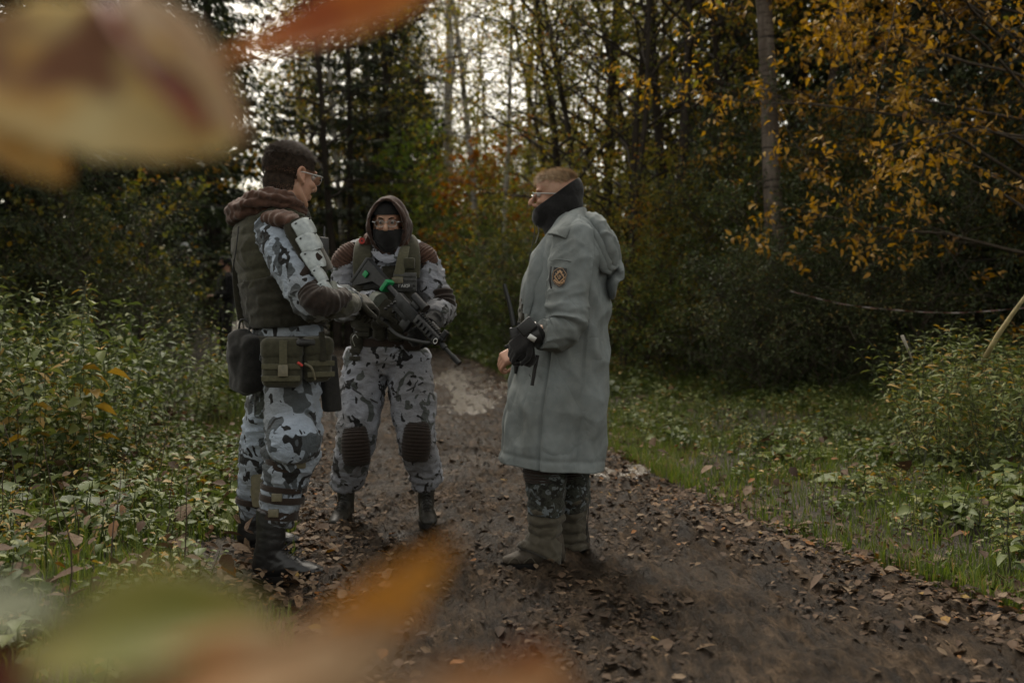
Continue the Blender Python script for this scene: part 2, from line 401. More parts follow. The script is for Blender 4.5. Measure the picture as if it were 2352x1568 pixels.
def on_ground(px, py):
    """where the line of sight through (px, py) meets the ground"""
    for Yq in np.arange(2.2, 40, 0.02):
        p = P(px, py, Yq)
        if p[2] <= float(H(p[0], p[1])): return p
    return p
def soil_mat():
    def f(t, b):
        co = texco(t); n1 = noise(t, co, 3, 6, 0.65); n2 = noise(t, co, 45, 5, 0.7)
        col = ramp(t, n1, [(0.3, (0.018, 0.013, 0.009)), (0.55, (0.035, 0.026, 0.016)), (0.75, (0.03, 0.034, 0.014))])
        col = mixc(t, 0.6, col, ramp(t, n2, [(0.3, (0.5, 0.5, 0.5)), (0.7, (1.5, 1.4, 1.2))]), 'MULTIPLY')
        t.links.new(col, b.inputs['Base Color']); b.inputs['Roughness'].default_value = 0.9; bump(t, b, n2, 0.8, 0.03)
    return mat("forest_soil", f)
def mud_mat():
    def f(t, b):
        co = texco(t); big = noise(t, co, 1.1, 4, 0.55); n1 = noise(t, texco(t, (1.3, .45, 1)), 7, 6, 0.7); n2 = noise(t, texco(t, (1.2, .4, 1)), 48, 5, 0.7)
        col = ramp(t, n1, [(0.34, (0.0078, 0.0052, 0.0033)), (0.52, (0.026, 0.0184, 0.0118)), (0.70, (0.072, 0.052, 0.035))])
        col = mixc(t, 0.75, col, ramp(t, n2, [(0.34, (0.3, 0.3, 0.3)), (0.66, (1.7, 1.6, 1.5))]), 'MULTIPLY')
        t.links.new(col, b.inputs['Base Color'])
        wet = mixc(t, 0.5, big, n1); r = ramp(t, wet, [(0.38, (0.22,) * 3), (0.46, (0.5,) * 3), (0.56, (0.85,) * 3)])
        t.links.new(r, b.inputs['Roughness']); b.inputs['Specular IOR Level'].default_value = 0.10
        add = N(t, "ShaderNodeMath", operation='ADD'); t.links.new(n2, add.inputs[0]); t.links.new(n1, add.inputs[1])
        bump(t, b, add.outputs[0], 0.8, 0.022)
    return mat("wet_mud", f)
# ground: one sheet to the horizon, finer near the camera
_gy = np.concatenate([np.linspace(-8, 2, 12)[:-1], np.linspace(2, 16, 150)[:-1], np.linspace(16, 60, 90)[:-1], np.geomspace(60, 420, 16)])
_gx = np.concatenate([-np.geomspace(14, 400, 16)[::-1], np.linspace(-14, 14, 240)[1:-1], np.geomspace(14, 400, 16)])
X, Y = np.meshgrid(_gx, _gy)
Z = H(X, Y) + 0.012 * fbm(np.stack([X * 3, Y * 3, 0 * X], -1))
ins = sstep(-0.1, 0.12, np.minimum(X - path_l(Y), path_r(Y) - X)); Z = Z - 0.16 * ins
ground = link("ground", np_mesh("ground", np.stack([X, Y, Z], -1).reshape(-1, 3), grid_faces(len(_gy), len(_gx), False)), soil_mat())
tag(ground, "dark forest soil under the weeds and trees", None, None, "structure")
# path: mud sheet following the track, fine relief near the camera
_yy = np.concatenate([np.linspace(0.5, 2.6, 12)[:-1], np.linspace(2.6, 8.5, 360)[:-1], np.linspace(8.5, 20, 150)[:-1], np.geomspace(20, 85, 70)])
_u = np.linspace(-0.06, 1.06, 300)
Yp, Up = np.meshgrid(_yy, _u, indexing='ij')
wob = 0.14 * pnoise(np.stack([Yp * 0.9, Up * 0 + 3.3, Yp * 0], -1))
Xp = path_l(Yp) + wob * (1 - Up) + (path_r(Yp) - path_l(Yp) + wob * 0.6) * Up
edge = sstep(0.0, 0.09, Up) * sstep(1.0, 0.91, Up)
Zp = (mud_h(Xp, Yp) + 0.02) * edge + (1 - edge) * (H(Xp, Yp) - 0.05)
path = link("muddy_path", np_mesh("muddy_path", np.stack([Xp, Yp, Zp], -1).reshape(-1, 3), grid_faces(len(_yy), len(_u), False)), mud_mat())
tag(path, "trodden muddy forest track with ruts and footprints", None, None, "structure")

# ------------------------------------------------------------------ leaf litter
M_litter = leaf_mat("fallen_leaf_brown", [(0.0, (0.04, 0.026, 0.017)), (0.35, (0.085, 0.053, 0.032)), (0.65, (0.115, 0.077, 0.046)), (0.86, (0.165, 0.12, 0.078)), (0.97, (0.19, 0.075, 0.018)), (1.0, (0.23, 0.15, 0.045))], 0.72, 0.12, 0.18, 0.5)
M_muddy = leaf_mat("fallen_leaf_muddy", [(0.0, (0.012, 0.008, 0.005)), (0.55, (0.034, 0.022, 0.014)), (0.88, (0.075, 0.050, 0.031)), (1.0, (0.12, 0.08, 0.046))], 0.75, 0.05, 0.15, 0.4)
def litter(n, sampler, size, mat_, name, label, tilt=0.3, lift=0.0):
    x, y = sampler(n); z = ground_z(x, y) + 0.006 + 0.006 * rng.random(len(x)) + lift * rng.random(len(x)) ** 2
    k = len(x); a = rng.random(k) * 2 * PI
    nm = nrm(np.stack([rng.normal(size=k) * tilt, rng.normal(size=k) * tilt, np.ones(k)], 1))
    d = np.stack([np.cos(a), np.sin(a), 0 * a], 1); d = nrm(d - (d * nm).sum(1)[:, None] * nm)
    L = size * (0.4 + 0.55 * rng.gamma(2.0, 0.6, k))
    me = leaf_mesh(name, np.stack([x, y, z], 1) - d * L[:, None] * 0.5, d, nm, L, L * (0.3 + 0.5 * rng.random(k)), fold=0.12, shape=8, droop=0.12 * 1)
    return tag(link(name, me, mat_), label, None, None, "stuff")
def s_path(n):       # all over the mud, thinning with distance
    y = 2.7 + (rng.random(n) ** 1.7) * 22; u = rng.random(n); x = path_l(y) + (path_r(y) - path_l(y)) * u; return x, y
def s_patch(n):
    x, y = s_path(n * 2); k = pnoise(np.stack([x * 1.6, y * 1.1, 0 * x + 4], -1)) + 0.5 * pnoise(np.stack([x * 5, y * 4, 0 * x], -1)) > rng.normal(size=len(x)) * 0.22 - 0.02
    return x[k], y[k]
def s_edges(n):      # along both borders of the track
    y = 2.7 + (rng.random(n) ** 1.5) * 16; s = rng.random(n) < 0.5
    o = rng.normal(size=n) * 0.20
    x = np.where(s, path_l(y) + 0.12 + o, path_r(y) - 0.18 + o * 1.2); return x, y
def s_left(n):
    y = 3.0 + (rng.random(n) ** 1.4) * 8; x = path_l(y) - 0.1 - rng.random(n) ** 1.2 * 3.5; return x, y
def s_right(n):
    y = 3.6 + (rng.random(n) ** 1.4) * 12; x = path_r(y) + 0.1 + rng.random(n) ** 1.5 * 4.5; return x, y
litter(14000, s_patch, 0.026, M_muddy, "trampled_leaves", "dark leaf scraps trodden into the mud of the track", 0.2)
litter(13000, s_edges, 0.034, M_litter, "leaf_litter", "brown leaves drifted along both borders of the muddy track", 0.35)
litter(3600, s_left, 0.055, M_litter, "bank_leaf_litter", "brown and orange leaves scattered among the weeds of the shrubby bank", 0.5, 0.2)
litter(2600, s_right, 0.05, M_litter, "verge_leaf_litter", "brown leaves scattered in the grass of the open verge", 0.5, 0.12)
# the leaves that can be picked out one by one
_fl = []
for k in range(5):
    a = np.linspace(0, 1, 7); half = np.sin(np.clip(a, 0.001, 0.999) ** (0.75 + 0.1 * k) * PI) ** 0.8 * (0.36 + 0.05 * (k % 3))
    half *= 1 + 0.14 * np.sin(a * 19 + k); half[0] = 0.012; half[-1] = 0.01
    cup = 0.10 + 0.05 * k
    Vv = []
    for s in (-1, -0.5, 0, 0.5, 1):
        Vv.append(np.stack([a - 0.5, half * s, cup * (np.abs(s) ** 1.5) * half + 0.10 * (a - 0.5) ** 2 + 0.03 * np.sin(a * 7 + s * 3 + k)], 1))
    Vv = np.stack(Vv, 1).reshape(-1, 3)
    _fl.append((Vv, grid_faces(7, 5, False)))
_flm = {}
for k, (V, F) in enumerate(_fl):
    for j, (nm, rv) in enumerate((("tan", 0.84), ("brown", 0.55), ("orange", 0.955), ("yellow", 1.0))):
        me = np_mesh("fallen_leaf", V, F, {"rnd": np.full(len(V), rv)}); me.materials.append(M_litter); _flm[(k, j)] = me
_lab = ["tan dead leaf lying flat beside the muddy track", "dull brown dead leaf curled on the muddy track", "bright orange fallen leaf on the track", "yellow fallen leaf lying on the wet mud"]
for i in range(200):
    if i < 140: x, y = s_edges(1); y = 2.8 + (y - 2.7) * 0.28; x = np.where(rng.random(1) < 0.35, path_l(y) + 0.15, path_r(y) - 0.2) + rng.normal(size=1) * 0.2
    else: x, y = s_path(1); y = 2.8 + (y - 2.7) * 0.35; x = path_l(y) + (path_r(y) - path_l(y)) * rng.random(1)
    x, y = float(x[0]), float(y[0]); j = int(rng.choice(4, p=[0.5, 0.36, 0.09, 0.05]))
    o = bpy.data.objects.new("fallen_leaf", _flm[(int(rng.integers(5)), j)]); C.objects.link(o)
    s = 0.032 + 0.024 * rng.random(); o.scale = (s, s, s); o.location = (x, y, float(ground_z(x, y)) + 0.012)
    o.rotation_euler = (rng.normal() * 0.25, rng.normal() * 0.25, rng.random() * 6.28)
    tag(o, _lab[j], "leaf", ["tan leaves by the track", "brown leaves on the track", "orange leaves on the track", "yellow leaves on the mud"][j])

# puddles lying in the ruts
def water_mat():
    def f(t, b):
        b.inputs['Base Color'].default_value = (0.10, 0.082, 0.062, 1); b.inputs['Roughness'].default_value = 0.2; b.inputs['Specular IOR Level'].default_value = 0.5
        bump(t, b, noise(t, texco(t, (1, .5, 1)), 30, 4, 0.7), 0.9, 0.03)
    return mat("muddy_water", f)
M_water = water_mat()
def mud_smooth(x, y):
    k = [(0, 0), (.12, 0), (-.12, 0), (0, .15), (0, -.15), (.2, .2), (-.2, .2), (.2, -.2), (-.2, -.2)]
    return np.mean([ground_z(x + a, y + b) for a, b in k], 0)
for (px, py, rx, ry, lb) in ((1105, 905, .42, 1.3, "pale shallow puddle in the rut beyond the rifle muzzle"), (1060, 862, .40, 1.6, "long thin puddle far along the rut"), (1395, 1080, .30, .22, "small silvery puddle behind the coat hem"), (1075, 935, .30, .5, "shallow wet hollow beside the hooded person")):
    c = on_ground(px, py); g = np.linspace(-1, 1, 60); gx, gy = np.meshgrid(g, g); x, y = c[0] + gx * rx * 1.5, c[1] + gy * ry * 1.5
    r = np.hypot(gx, gy) + 0.35 * fbm(np.stack([gx * 2.2, gy * 2.2, 0 * gx + px], -1), 3); z = mud_smooth(x, y) + 0.004 - 0.10 * sstep(0.65, 1.0, r)      # sinks under the mud at its rim
    tag(link("puddle", np_mesh("puddle", np.stack([x, y, z], -1).reshape(-1, 3), grid_faces(60, 60, False)), M_water), lb, None, None, "structure")
# ------------------------------------------------------------------ trees
M_bark_dark = bark_mat("bark_dark", (0.018, 0.014, 0.011), (0.06, 0.048, 0.037))
M_bark_birch = bark_mat("bark_birch", (0.46, 0.44, 0.40), (0.66, 0.63, 0.58), (5, 5, 2), 0.3, True)
M_bark_old = bark_mat("bark_old_birch", (0.075, 0.055, 0.042), (0.24, 0.20, 0.165), (10, 10, 4), 0.7, True)
M_twig = bark_mat("twig", (0.03, 0.022, 0.016), (0.075, 0.06, 0.042))
M_needle = leaf_mat("spruce_needles", [(0, (0.016, 0.024, 0.012)), (0.6, (0.036, 0.050, 0.023)), (1, (0.066, 0.076, 0.034))], 0.6, 0.12, 0.25)
M_olive = leaf_mat("leaves_olive_yellow", [(0, (0.07, 0.085, 0.02)), (0.4, (0.16, 0.158, 0.034)), (0.75, (0.28, 0.22, 0.042)), (0.95, (0.34, 0.20, 0.04)), (1, (0.28, 0.12, 0.026))], 0.55, 0.46, 0.25)
M_green = leaf_mat("leaves_green", [(0, (0.045, 0.07, 0.02)), (0.6, (0.095, 0.13, 0.034)), (0.9, (0.16, 0.18, 0.042)), (1, (0.24, 0.18, 0.035))], 0.45, 0.4, 0.35)
M_bright = leaf_mat("leaves_bright_green", [(0, (0.10, 0.16, 0.028)), (0.6, (0.19, 0.26, 0.045)), (0.9, (0.27, 0.30, 0.055)), (1, (0.34, 0.27, 0.05))], 0.45, 0.45, 0.35)
M_orange = leaf_mat("leaves_orange", [(0, (0.13, 0.065, 0.014)), (0.35, (0.33, 0.185, 0.028)), (0.7, (0.48, 0.29, 0.05)), (0.9, (0.38, 0.19, 0.03)), (1, (0.17, 0.16, 0.03))], 0.5, 0.4, 0.3, 0.35)
M_rust = leaf_mat("leaves_rust", [(0, (0.2, 0.07, 0.015)), (0.5, (0.33, 0.13, 0.022)), (1, (0.36, 0.2, 0.04))], 0.5, 0.45, 0.3)
M_dgreen = leaf_mat("leaves_dark_green", [(0, (0.028, 0.042, 0.016)), (0.7, (0.066, 0.084, 0.03)), (0.95, (0.11, 0.118, 0.038)), (1, (0.2, 0.14, 0.035))], 0.45, 0.3, 0.35)

class Bark:
    def __init__(s): s.m = MB()
    def limb(s, pts, r0, r1, n=6, p=1.0):
        k = len(pts); t = np.linspace(0, 1, k) ** p
        s.m.addm(tube(pts, r0 * (1 - t) + r1 * t, n, ref=(0.31, 0.87, 0.2), cap=False))
def wander(p0, d, L, n, wob, grav=0.0):
    pts = [np.asarray(p0, float)]; d = nrm(d)
    for i in range(n):
        d = nrm(d + rng.normal(size=3) * wob + np.array([0, 0, grav])); pts.append(pts[-1] + d * L / n)
    return np.array(pts), d
def broadleaf(height=10, r0=0.10, lo=0.18, hi=1.0, limbs=26, spread=2.2, subs=5, twigs=4, per=7, leaf=0.07, lw=0.6, up=0.55, wob=0.12, lean=(0, 0), leafmat=None, barkmat=None, shape=4, bare=0.0, stems=1, drp=0.2):
    """-> (bark mesh, leaf mesh)"""
    B = Bark(); LP = []; LD = []
    for st in range(stems):
        az = rng.random() * 6.28
        base = np.array([0, 0, -0.15]) + (np.array([math.cos(az), math.sin(az), 0]) * 0.18 * (stems > 1))
        ln = np.array([lean[0], lean[1], 0]) + (np.array([math.cos(az), math.sin(az), 0]) * 0.35 * (stems > 1))
        trunk, _ = wander(base, np.array([ln[0], ln[1], 1.0]), height, 16, wob * 0.35, 0.02)
        B.limb(trunk, r0, r0 * 0.12, 10 if stems == 1 else 6, 0.9)
        for k in range(limbs):
            t = lo + (hi - lo) * ((k + rng.random()) / limbs); i = min(int(t * 16), 15); f = t * 16 - i
            p0 = trunk[i] * (1 - f) + trunk[i + 1] * f; a = k * 2.4 + rng.normal() * 0.4
            e = up * (0.5 + rng.random())
            prof = math.sin(min(1, (1 - t) / (1 - lo) * 0.92 + 0.12) * PI * 0.62)
            L = spread * prof * (0.65 + 0.6 * rng.random()) + 0.25
            d = np.array([math.cos(a), math.sin(a), e])
            limb, dl = wander(p0, d, L, 7, wob, -0.03)
            rl = r0 * 0.30 * (1 - 0.7 * t) + 0.006; B.limb(limb, rl, 0.004, 5)
            for s in range(subs):
                q = 0.25 + 0.75 * (s + rng.random()) / subs; i2 = min(int(q * 7), 6); ps = limb[i2] + (limb[i2 + 1] - limb[i2]) * (q * 7 - i2)
                ds = nrm(nrm(limb[i2 + 1] - limb[i2]) * 0.7 + rng.normal(size=3) * np.array([0.7, 0.7, 0.4]))
                Ls = L * 0.45 * (0.6 + 0.7 * rng.random()) + 0.12
                sub, dd = wander(ps, ds, Ls, 4, wob * 1.3, -0.03); B.limb(sub, max(0.003, rl * 0.35), 0.002, 3)
                if rng.random() < bare: continue
                for tw in range(twigs):
                    j = rng.integers(1, 5); pt = sub[j]; dt = nrm(nrm(sub[j] - sub[j - 1]) * 0.6 + rng.normal(size=3) * 0.7)
                    Lt = 0.16 + 0.28 * rng.random(); m = rng.poisson(per)
                    if m == 0: continue
                    u = rng.random(m)[:, None]; LP.append(pt + dt * Lt * u + rng.normal(size=(m, 3)) * 0.035); LD.append(nrm(dt * 0.5 + rng.normal(size=(m, 3)) * 0.7 + np.array([0, 0, -0.35])))
    LP = np.concatenate(LP); LD = np.concatenate(LD); n = len(LP)
    L = leaf * (0.6 + 0.7 * rng.random(n)); nm = rand_dir(n, 1.2)
    # tint varies from clump to clump as well as from leaf to leaf
    r = np.clip(0.5 + 0.55 * pnoise(LP * 0.9 + 3.1) + 0.24 * rng.normal(size=n), 0, 1)
    bm = B.m.mesh("trunk"); bm.materials.append(barkmat)
    lm = leaf_mesh("crown", LP, LD, nm, L, L * lw, fold=0.15, shape=shape, droop=drp, rnd=r); lm.materials.append(leafmat)
    return bm, lm
def spruce(height=14, r0=0.14, base=0.12, spread=2.3, whorls=34, dense=1.0):
    B = Bark(); LP = []; LD = []; LL = []
    trunk, _ = wander((0, 0, -0.15), (0, 0, 1), height, 14, 0.012)
    B.limb(trunk, r0, 0.015, 8)
    for k in range(whorls):
        t = base + (1 - base) * (k + rng.random() * 0.6) / whorls; z = t * height
        i = min(int(t * 14), 13); p0 = trunk[i] + (trunk[i + 1] - trunk[i]) * (t * 14 - i)
        R = spread * (1 - t) ** 0.75 * (0.75 + 0.4 * rng.random()) + 0.15
        for b in range(6):
            a = k * 1.1 + b * PI / 3 + rng.normal() * 0.2; L = R * (0.7 + 0.5 * rng.random())
            d = np.array([math.cos(a), math.sin(a), 0.12 - 0.35 * (1 - t)])
            br, _ = wander(p0, d, L, 6, 0.06, 0.015); B.limb(br, 0.018 * (1 - t) + 0.006, 0.003, 4)
            m = int(44 * dense * (0.35 + L / spread))
            u = rng.random(m) ** 0.8; x = u * 6; i2 = np.minimum(x.astype(int), 5); pt = br[i2] + (br[i2 + 1] - br[i2]) * (x - i2)[:, None]
            dd = nrm(br[i2 + 1] - br[i2]); side = nrm(np.cross(dd, (0, 0, 1))) * rng.choice([-1, 1], m)[:, None]
            off = rng.random(m)[:, None] * (0.10 + 0.32 * (1 - u[:, None]) * L / 2 + 0.05)
            pt = pt + side * off + dd * off * 0.5
            LP.append(pt); LD.append(nrm(dd * 0.7 + side * 0.55 + np.array([0, 0, -0.55]) + rng.normal(size=(m, 3)) * 0.25)); LL.append(0.14 + 0.16 * rng.random(m))
    LP = np.concatenate(LP); LD = np.concatenate(LD); LL = np.concatenate(LL); n = len(LP)
    r = np.clip(0.5 + 0.5 * pnoise(LP * 1.1) + 0.2 * rng.normal(size=n), 0, 1)
    bm = B.m.mesh("trunk"); bm.materials.append(M_bark_dark)
    lm = leaf_mesh("crown", LP, LD, rand_dir(n, 0.8), LL, LL * 0.22, fold=0.3, shape=4, droop=0.25, rnd=r); lm.materials.append(M_needle)
    return bm, lm
def tree(name, meshes, x, y, rz=0, s=1.0, label=None, cat="tree", group=None, parts=("trunk", "crown"), z=None):
    o = empty(name); o.location = (x, y, float(H(x, y)) if z is None else z); o.rotation_euler = (0, 0, rz); o.scale = (s,) * 3 if np.isscalar(s) else s
    for pn, me in zip(parts, meshes):
        c = bpy.data.objects.new(pn, me); C.objects.link(c); c.parent = o
        if pn in ('leaves', 'crown'): c['kind'] = 'stuff'
    tag(o, label, cat, group); return o

rng = np.random.default_rng(5)
SP = [spruce(14, 0.15, 0.06, 2.5, 36), spruce(12, 0.13, 0.10, 2.1, 32), spruce(16, 0.17, 0.16, 2.6, 36, 0.8), spruce(14, 0.12, 0.12, 1.7, 30, 0.5)]
OL = [broadleaf(10.5, 0.085, 0.22, 1, 34, 2.1, 6, 5, 7, 0.056, 0.62, 0.6, leafmat=M_olive, barkmat=M_bark_dark),
      broadleaf(9.5, 0.07, 0.18, 1, 34, 1.9, 6, 5, 7, 0.054, 0.62, 0.8, wob=0.15, leafmat=M_olive, barkmat=M_bark_dark),
      broadleaf(11.5, 0.10, 0.28, 1, 34, 2.4, 6, 5, 7, 0.058, 0.62, 0.5, leafmat=M_olive, barkmat=M_bark_dark, bare=0.15)]
BI = [broadleaf(15, 0.11, 0.34, 1, 26, 1.7, 5, 3, 4, 0.06, 0.7, 0.7, 0.06, leafmat=M_olive, barkmat=M_bark_birch, bare=0.35),
      broadleaf(14, 0.085, 0.38, 1, 22, 1.5, 4, 3, 4, 0.06, 0.7, 0.7, 0.07, leafmat=M_olive, barkmat=M_bark_birch, bare=0.4)]
SH = [broadleaf(2.6, 0.014, 0.06, 1, 13, 0.95, 5, 4, 7, 0.045, 0.5, 0.7, 0.16, leafmat=M_dgreen, barkmat=M_twig, stems=4),
      broadleaf(2.0, 0.013, 0.05, 1, 12, 0.9, 5, 4, 7, 0.045, 0.55, 0.6, 0.16, leafmat=M_green, barkmat=M_twig, stems=4),
      broadleaf(3.2, 0.016, 0.08, 1, 14, 1.1, 5, 4, 7, 0.048, 0.5, 0.8, 0.14, leafmat=M_dgreen, barkmat=M_twig, stems=4),
      broadleaf(3.0, 0.016, 0.08, 1, 13, 1.0, 5, 4, 7, 0.05, 0.55, 0.8, 0.14, leafmat=M_olive, barkmat=M_twig, stems=4),
      broadleaf(2.4, 0.015, 0.08, 1, 12, 1.0, 5, 4, 7, 0.05, 0.55, 0.7, 0.14, leafmat=M_green, barkmat=M_twig, stems=4)]
def px_x(px, Y): return (px - CX) / FPX * Y
def put(meshes, px, Y, **k): return tree(k.pop("name"), meshes, px_x(px, Y), Y, **k)

# big spruces on the left
for i, (px, Y, v, s) in enumerate([(40, 13.5, 0, 1.0), (215, 16, 1, 1.15), (330, 19.5, 2, 1.0), (480, 23, 0, 1.0), (-120, 10.5, 2, 1.0), (110, 20, 1, 1.1), (450, 36, 1, 1.0), (500, 29, 2, .9), (-330, 13, 0, 1.1), (250, 26, 0, 1.2)]):
    put(SP[v], px, Y, name="spruce_tree", rz=i * 1.7, s=s, label="tall dark spruce with drooping boughs rising behind the shrubby bank", group="spruces behind the bank")
# spruces on the right
for i, (px, Y, v, s) in enumerate([(1835, 17.5, 0, 1.25), (2060, 16.5, 1, 1.3), (2290, 15.0, 2, 1.2), (2480, 12.5, 0, 1.1), (1960, 21, 2, 1.2), (2200, 20, 0, 1.3), (1700, 23, 1, 1.2), (2430, 18, 1, 1.3), (1590, 29, 2, 1.1), (2700, 14, 2, 1.1), (1770, 26, 0, 1.3)]):
    put(SP[v], px, Y, name="spruce_tree", rz=i * 2.1 + .5, s=s, label="black-green spruce standing behind the orange-leaved tree", group="spruces behind the orange tree")
# olive-yellow young trees behind the person in the long coat
for i, (px, Y, v, s) in enumerate([(1290, 20, 0, 1.15), (1335, 16.5, 1, 1.1), (1385, 18, 2, 1.1), (1430, 15.5, 1, 1.15), (1480, 19, 0, 1.15), (1545, 16.5, 2, 1.1), (1600, 18.5, 0, 1.15), (1640, 16, 1, 1.15), (1380, 24, 2, 1.2), (1285, 26, 0, 1.2), (1560, 23, 1, 1.2), (1690, 18, 0, 1.1), (1330, 30, 0, 1.3), (1460, 28, 2, 1.2), (1275, 36, 1, 1.4), (1520, 31, 0, 1.4), (1640, 25, 2, 1.2), (1410, 34, 1, 1.4)]):
    put(OL[v], px, Y, name="young_tree", rz=i * 1.3, s=s, label="young slender tree with olive and yellow small leaves behind the long-coated person", group="yellowing young trees")
# thinner mixed trees further along the track
for i, (px, Y, v, s) in enumerate([(715, 28, 1, 1.4), (765, 33, 0, 1.6), (835, 28, 1, 1.5), (905, 33, 2, 1.5), (975, 38, 0, 1.6), (1215, 40, 2, 1.6), (730, 40, 1, 1.9), (800, 44, 2, 1.9), (870, 43, 0, 1.9), (945, 45, 1, 1.9), (1000, 50, 2, 1.3), (1060, 58, 0, 1.0), (1130, 56, 1, 1.0), (640, 44, 1, 1.1), (775, 24, 2, 1.1)]):
    put(OL[v], px, Y, name="distant_tree", rz=i * 2.3, s=s, label="hazy olive tree standing far along the track behind the hooded person", group="far trees along the track")
for i, (px, Y, v, s) in enumerate([(800, 25, 3, .95), (885, 28, 3, 1.05), (735, 29, 3, .95), (650, 24, 3, .42), (1000, 35, 3, .7), (840, 36, 3, 1.25), (690, 38, 3, 1.2), (930, 40, 3, 1.35), (905, 31, 2, .75), (975, 38, 1, .8)]):
    put(SP[v], px, Y, name="spruce_tree", rz=i * 1.1, s=s, label="narrow dark young spruce beyond the hooded person", group="young spruces along the track")
# birches with pale trunks
for i, (px, Y, v, s, l) in enumerate([(1040, 30, 0, 1.55, "stout pale birch trunk rising right of the hooded person"), (1100, 25, 0, 1.0, "straight white birch beside the orange sapling"), (1165, 23, 1, .9, "slim white birch between orange sapling and long-coated person"), (1078, 38, 1, 1.1, "distant slim birch against the bright sky gap"), (1130, 34, 1, 1.0, "distant slim birch against the bright sky gap"), (860, 33, 1, .9, "far thin birch among dark young spruces"), (1205, 27, 1, 1.0, "white birch partly hidden by yellow leaves")]):
    put(BI[v], px, Y, name="birch_tree", rz=i * 1.9, s=s, label=l, group="distant birches against the sky" if i in (3, 4) else None)
b = put(broadleaf(13, 0.10, 0.4, 1, 20, 1.6, 4, 3, 3, 0.06, 0.7, 0.6, 0.05, lean=(-0.10, 0), leafmat=M_olive, barkmat=M_bark_birch, bare=0.4), 815, 27, name="birch_tree", label="leaning birch with bare drooping twigs behind the bareheaded person")
# two old birch trunks among the spruces on the right
OB = broadleaf(14, 0.14, 0.55, 1, 16, 1.8, 4, 3, 4, 0.06, 0.7, 0.6, 0.05, lean=(-0.03, 0), leafmat=M_olive, barkmat=M_bark_old, bare=0.3)
put(OB, 1797, 12.2, name="old_birch", label="thick scarred birch trunk standing before the black spruces")
put(OB, 1868, 15.5, name="old_birch", rz=2.2, s=.85, label="second weathered birch trunk close behind the thick scarred one")
# dark thin trunk in the olive thicket
put(broadleaf(12, 0.10, 0.3, 1, 22, 2.2, 5, 3, 4, 0.07, 0.6, 0.8, 0.08, leafmat=M_olive, barkmat=M_bark_dark, bare=0.3), 1555, 15, name="dark_trunk_tree", label="tree with a straight dark trunk and forking limbs in the olive thicket")
put(broadleaf(9, 0.06, 0.25, 1, 18, 1.8, 5, 3, 4, 0.07, 0.6, 0.9, 0.14, lean=(.12, 0), leafmat=M_olive, barkmat=M_bark_dark, bare=0.3), 1425, 14.2, name="dark_trunk_tree", label="thin crooked dark tree close behind the long-coated person")
rng = np.random.default_rng(21)
# orange tree on the right
put(broadleaf(7.4, 0.06, 0.17, 1, 56, 2.9, 9, 7, 9, 0.07, 0.45, 0.42, 0.10, leafmat=M_orange, barkmat=M_twig, shape=8, drp=0.3), 2375, 9.8, name="orange_tree", rz=1.0, label="spreading tree full of large orange-yellow leaves before the spruces")
put(broadleaf(5.2, 0.05, 0.16, 1, 22, 1.9, 6, 4, 6, 0.10, 0.42, 0.45, 0.10, leafmat=M_orange, barkmat=M_bark_dark, shape=8, drp=0.3), 2150, 13.2, name="orange_tree", rz=2.0, label="smaller orange-leaved tree standing deeper among the black spruces")
# saplings
put(broadleaf(5.6, 0.03, 0.38, 1, 16, 1.3, 5, 4, 6, 0.10, 0.7, 0.5, 0.1, leafmat=M_bright, barkmat=M_twig, shape=8), 955, 26.5, name="green_sapling", label="bright green sapling above and behind the hooded person", cat="sapling")
put(broadleaf(4.8, 0.03, 0.3, 1, 14, 1.2, 5, 4, 6, 0.11, 0.8, 0.5, 0.1, leafmat=M_rust, barkmat=M_twig, shape=8), 1092, 24.0, name="orange_sapling", label="rust-orange maple sapling between the birch trunks", cat="sapling")
for i, (px, Y, s, mt) in enumerate([(490, 22, 1.3, M_orange), (300, 13.0, .8, M_olive), (560, 24, 1.4, M_olive), (120, 12.5, .8, M_olive)]):
    put(broadleaf(3.4, 0.022, 0.3, 1, 12, 0.95, 4, 3, 4, 0.09, 0.75, 0.4, 0.1, leafmat=mt, barkmat=M_twig, shape=8, bare=.25), px, Y, name="maple_sapling", s=s, rz=i, label=["orange maple sapling on the bank behind the bareheaded person's back", "little olive-yellow maple sapling in the shade of the spruces", "tall yellowish maple sapling beside the dark-hooded distant figure", "dull olive sapling under the left-hand spruces"][i].replace("left-hand ", "biggest "), cat="sapling")
rng = np.random.default_rng(33)
# leafy green bushes closing the view beside the far bend
for i, (px, Y, s) in enumerate([(1030, 27, 1.5), (1065, 25, 1.3), (1100, 28, 1.7), (1140, 24, 1.4), (1175, 21, 1.3), (1120, 33, 2.0), (1060, 34, 2.0), (1010, 33, 1.8), (1195, 28, 1.9), (970, 37, 2.0), (920, 39, 2.1), (860, 38, 2.0), (1160, 36, 2.1), (1090, 21, .8), (1215, 18, 1.1), (1050, 23, .7)]):
    put(SH[(4, 1, 3)[i % 3]], px, Y, name="bush", rz=i * 1.3, s=s, label="round leafy bush closing the view where the track bends away", cat="bush", group="bushes at the far bend")
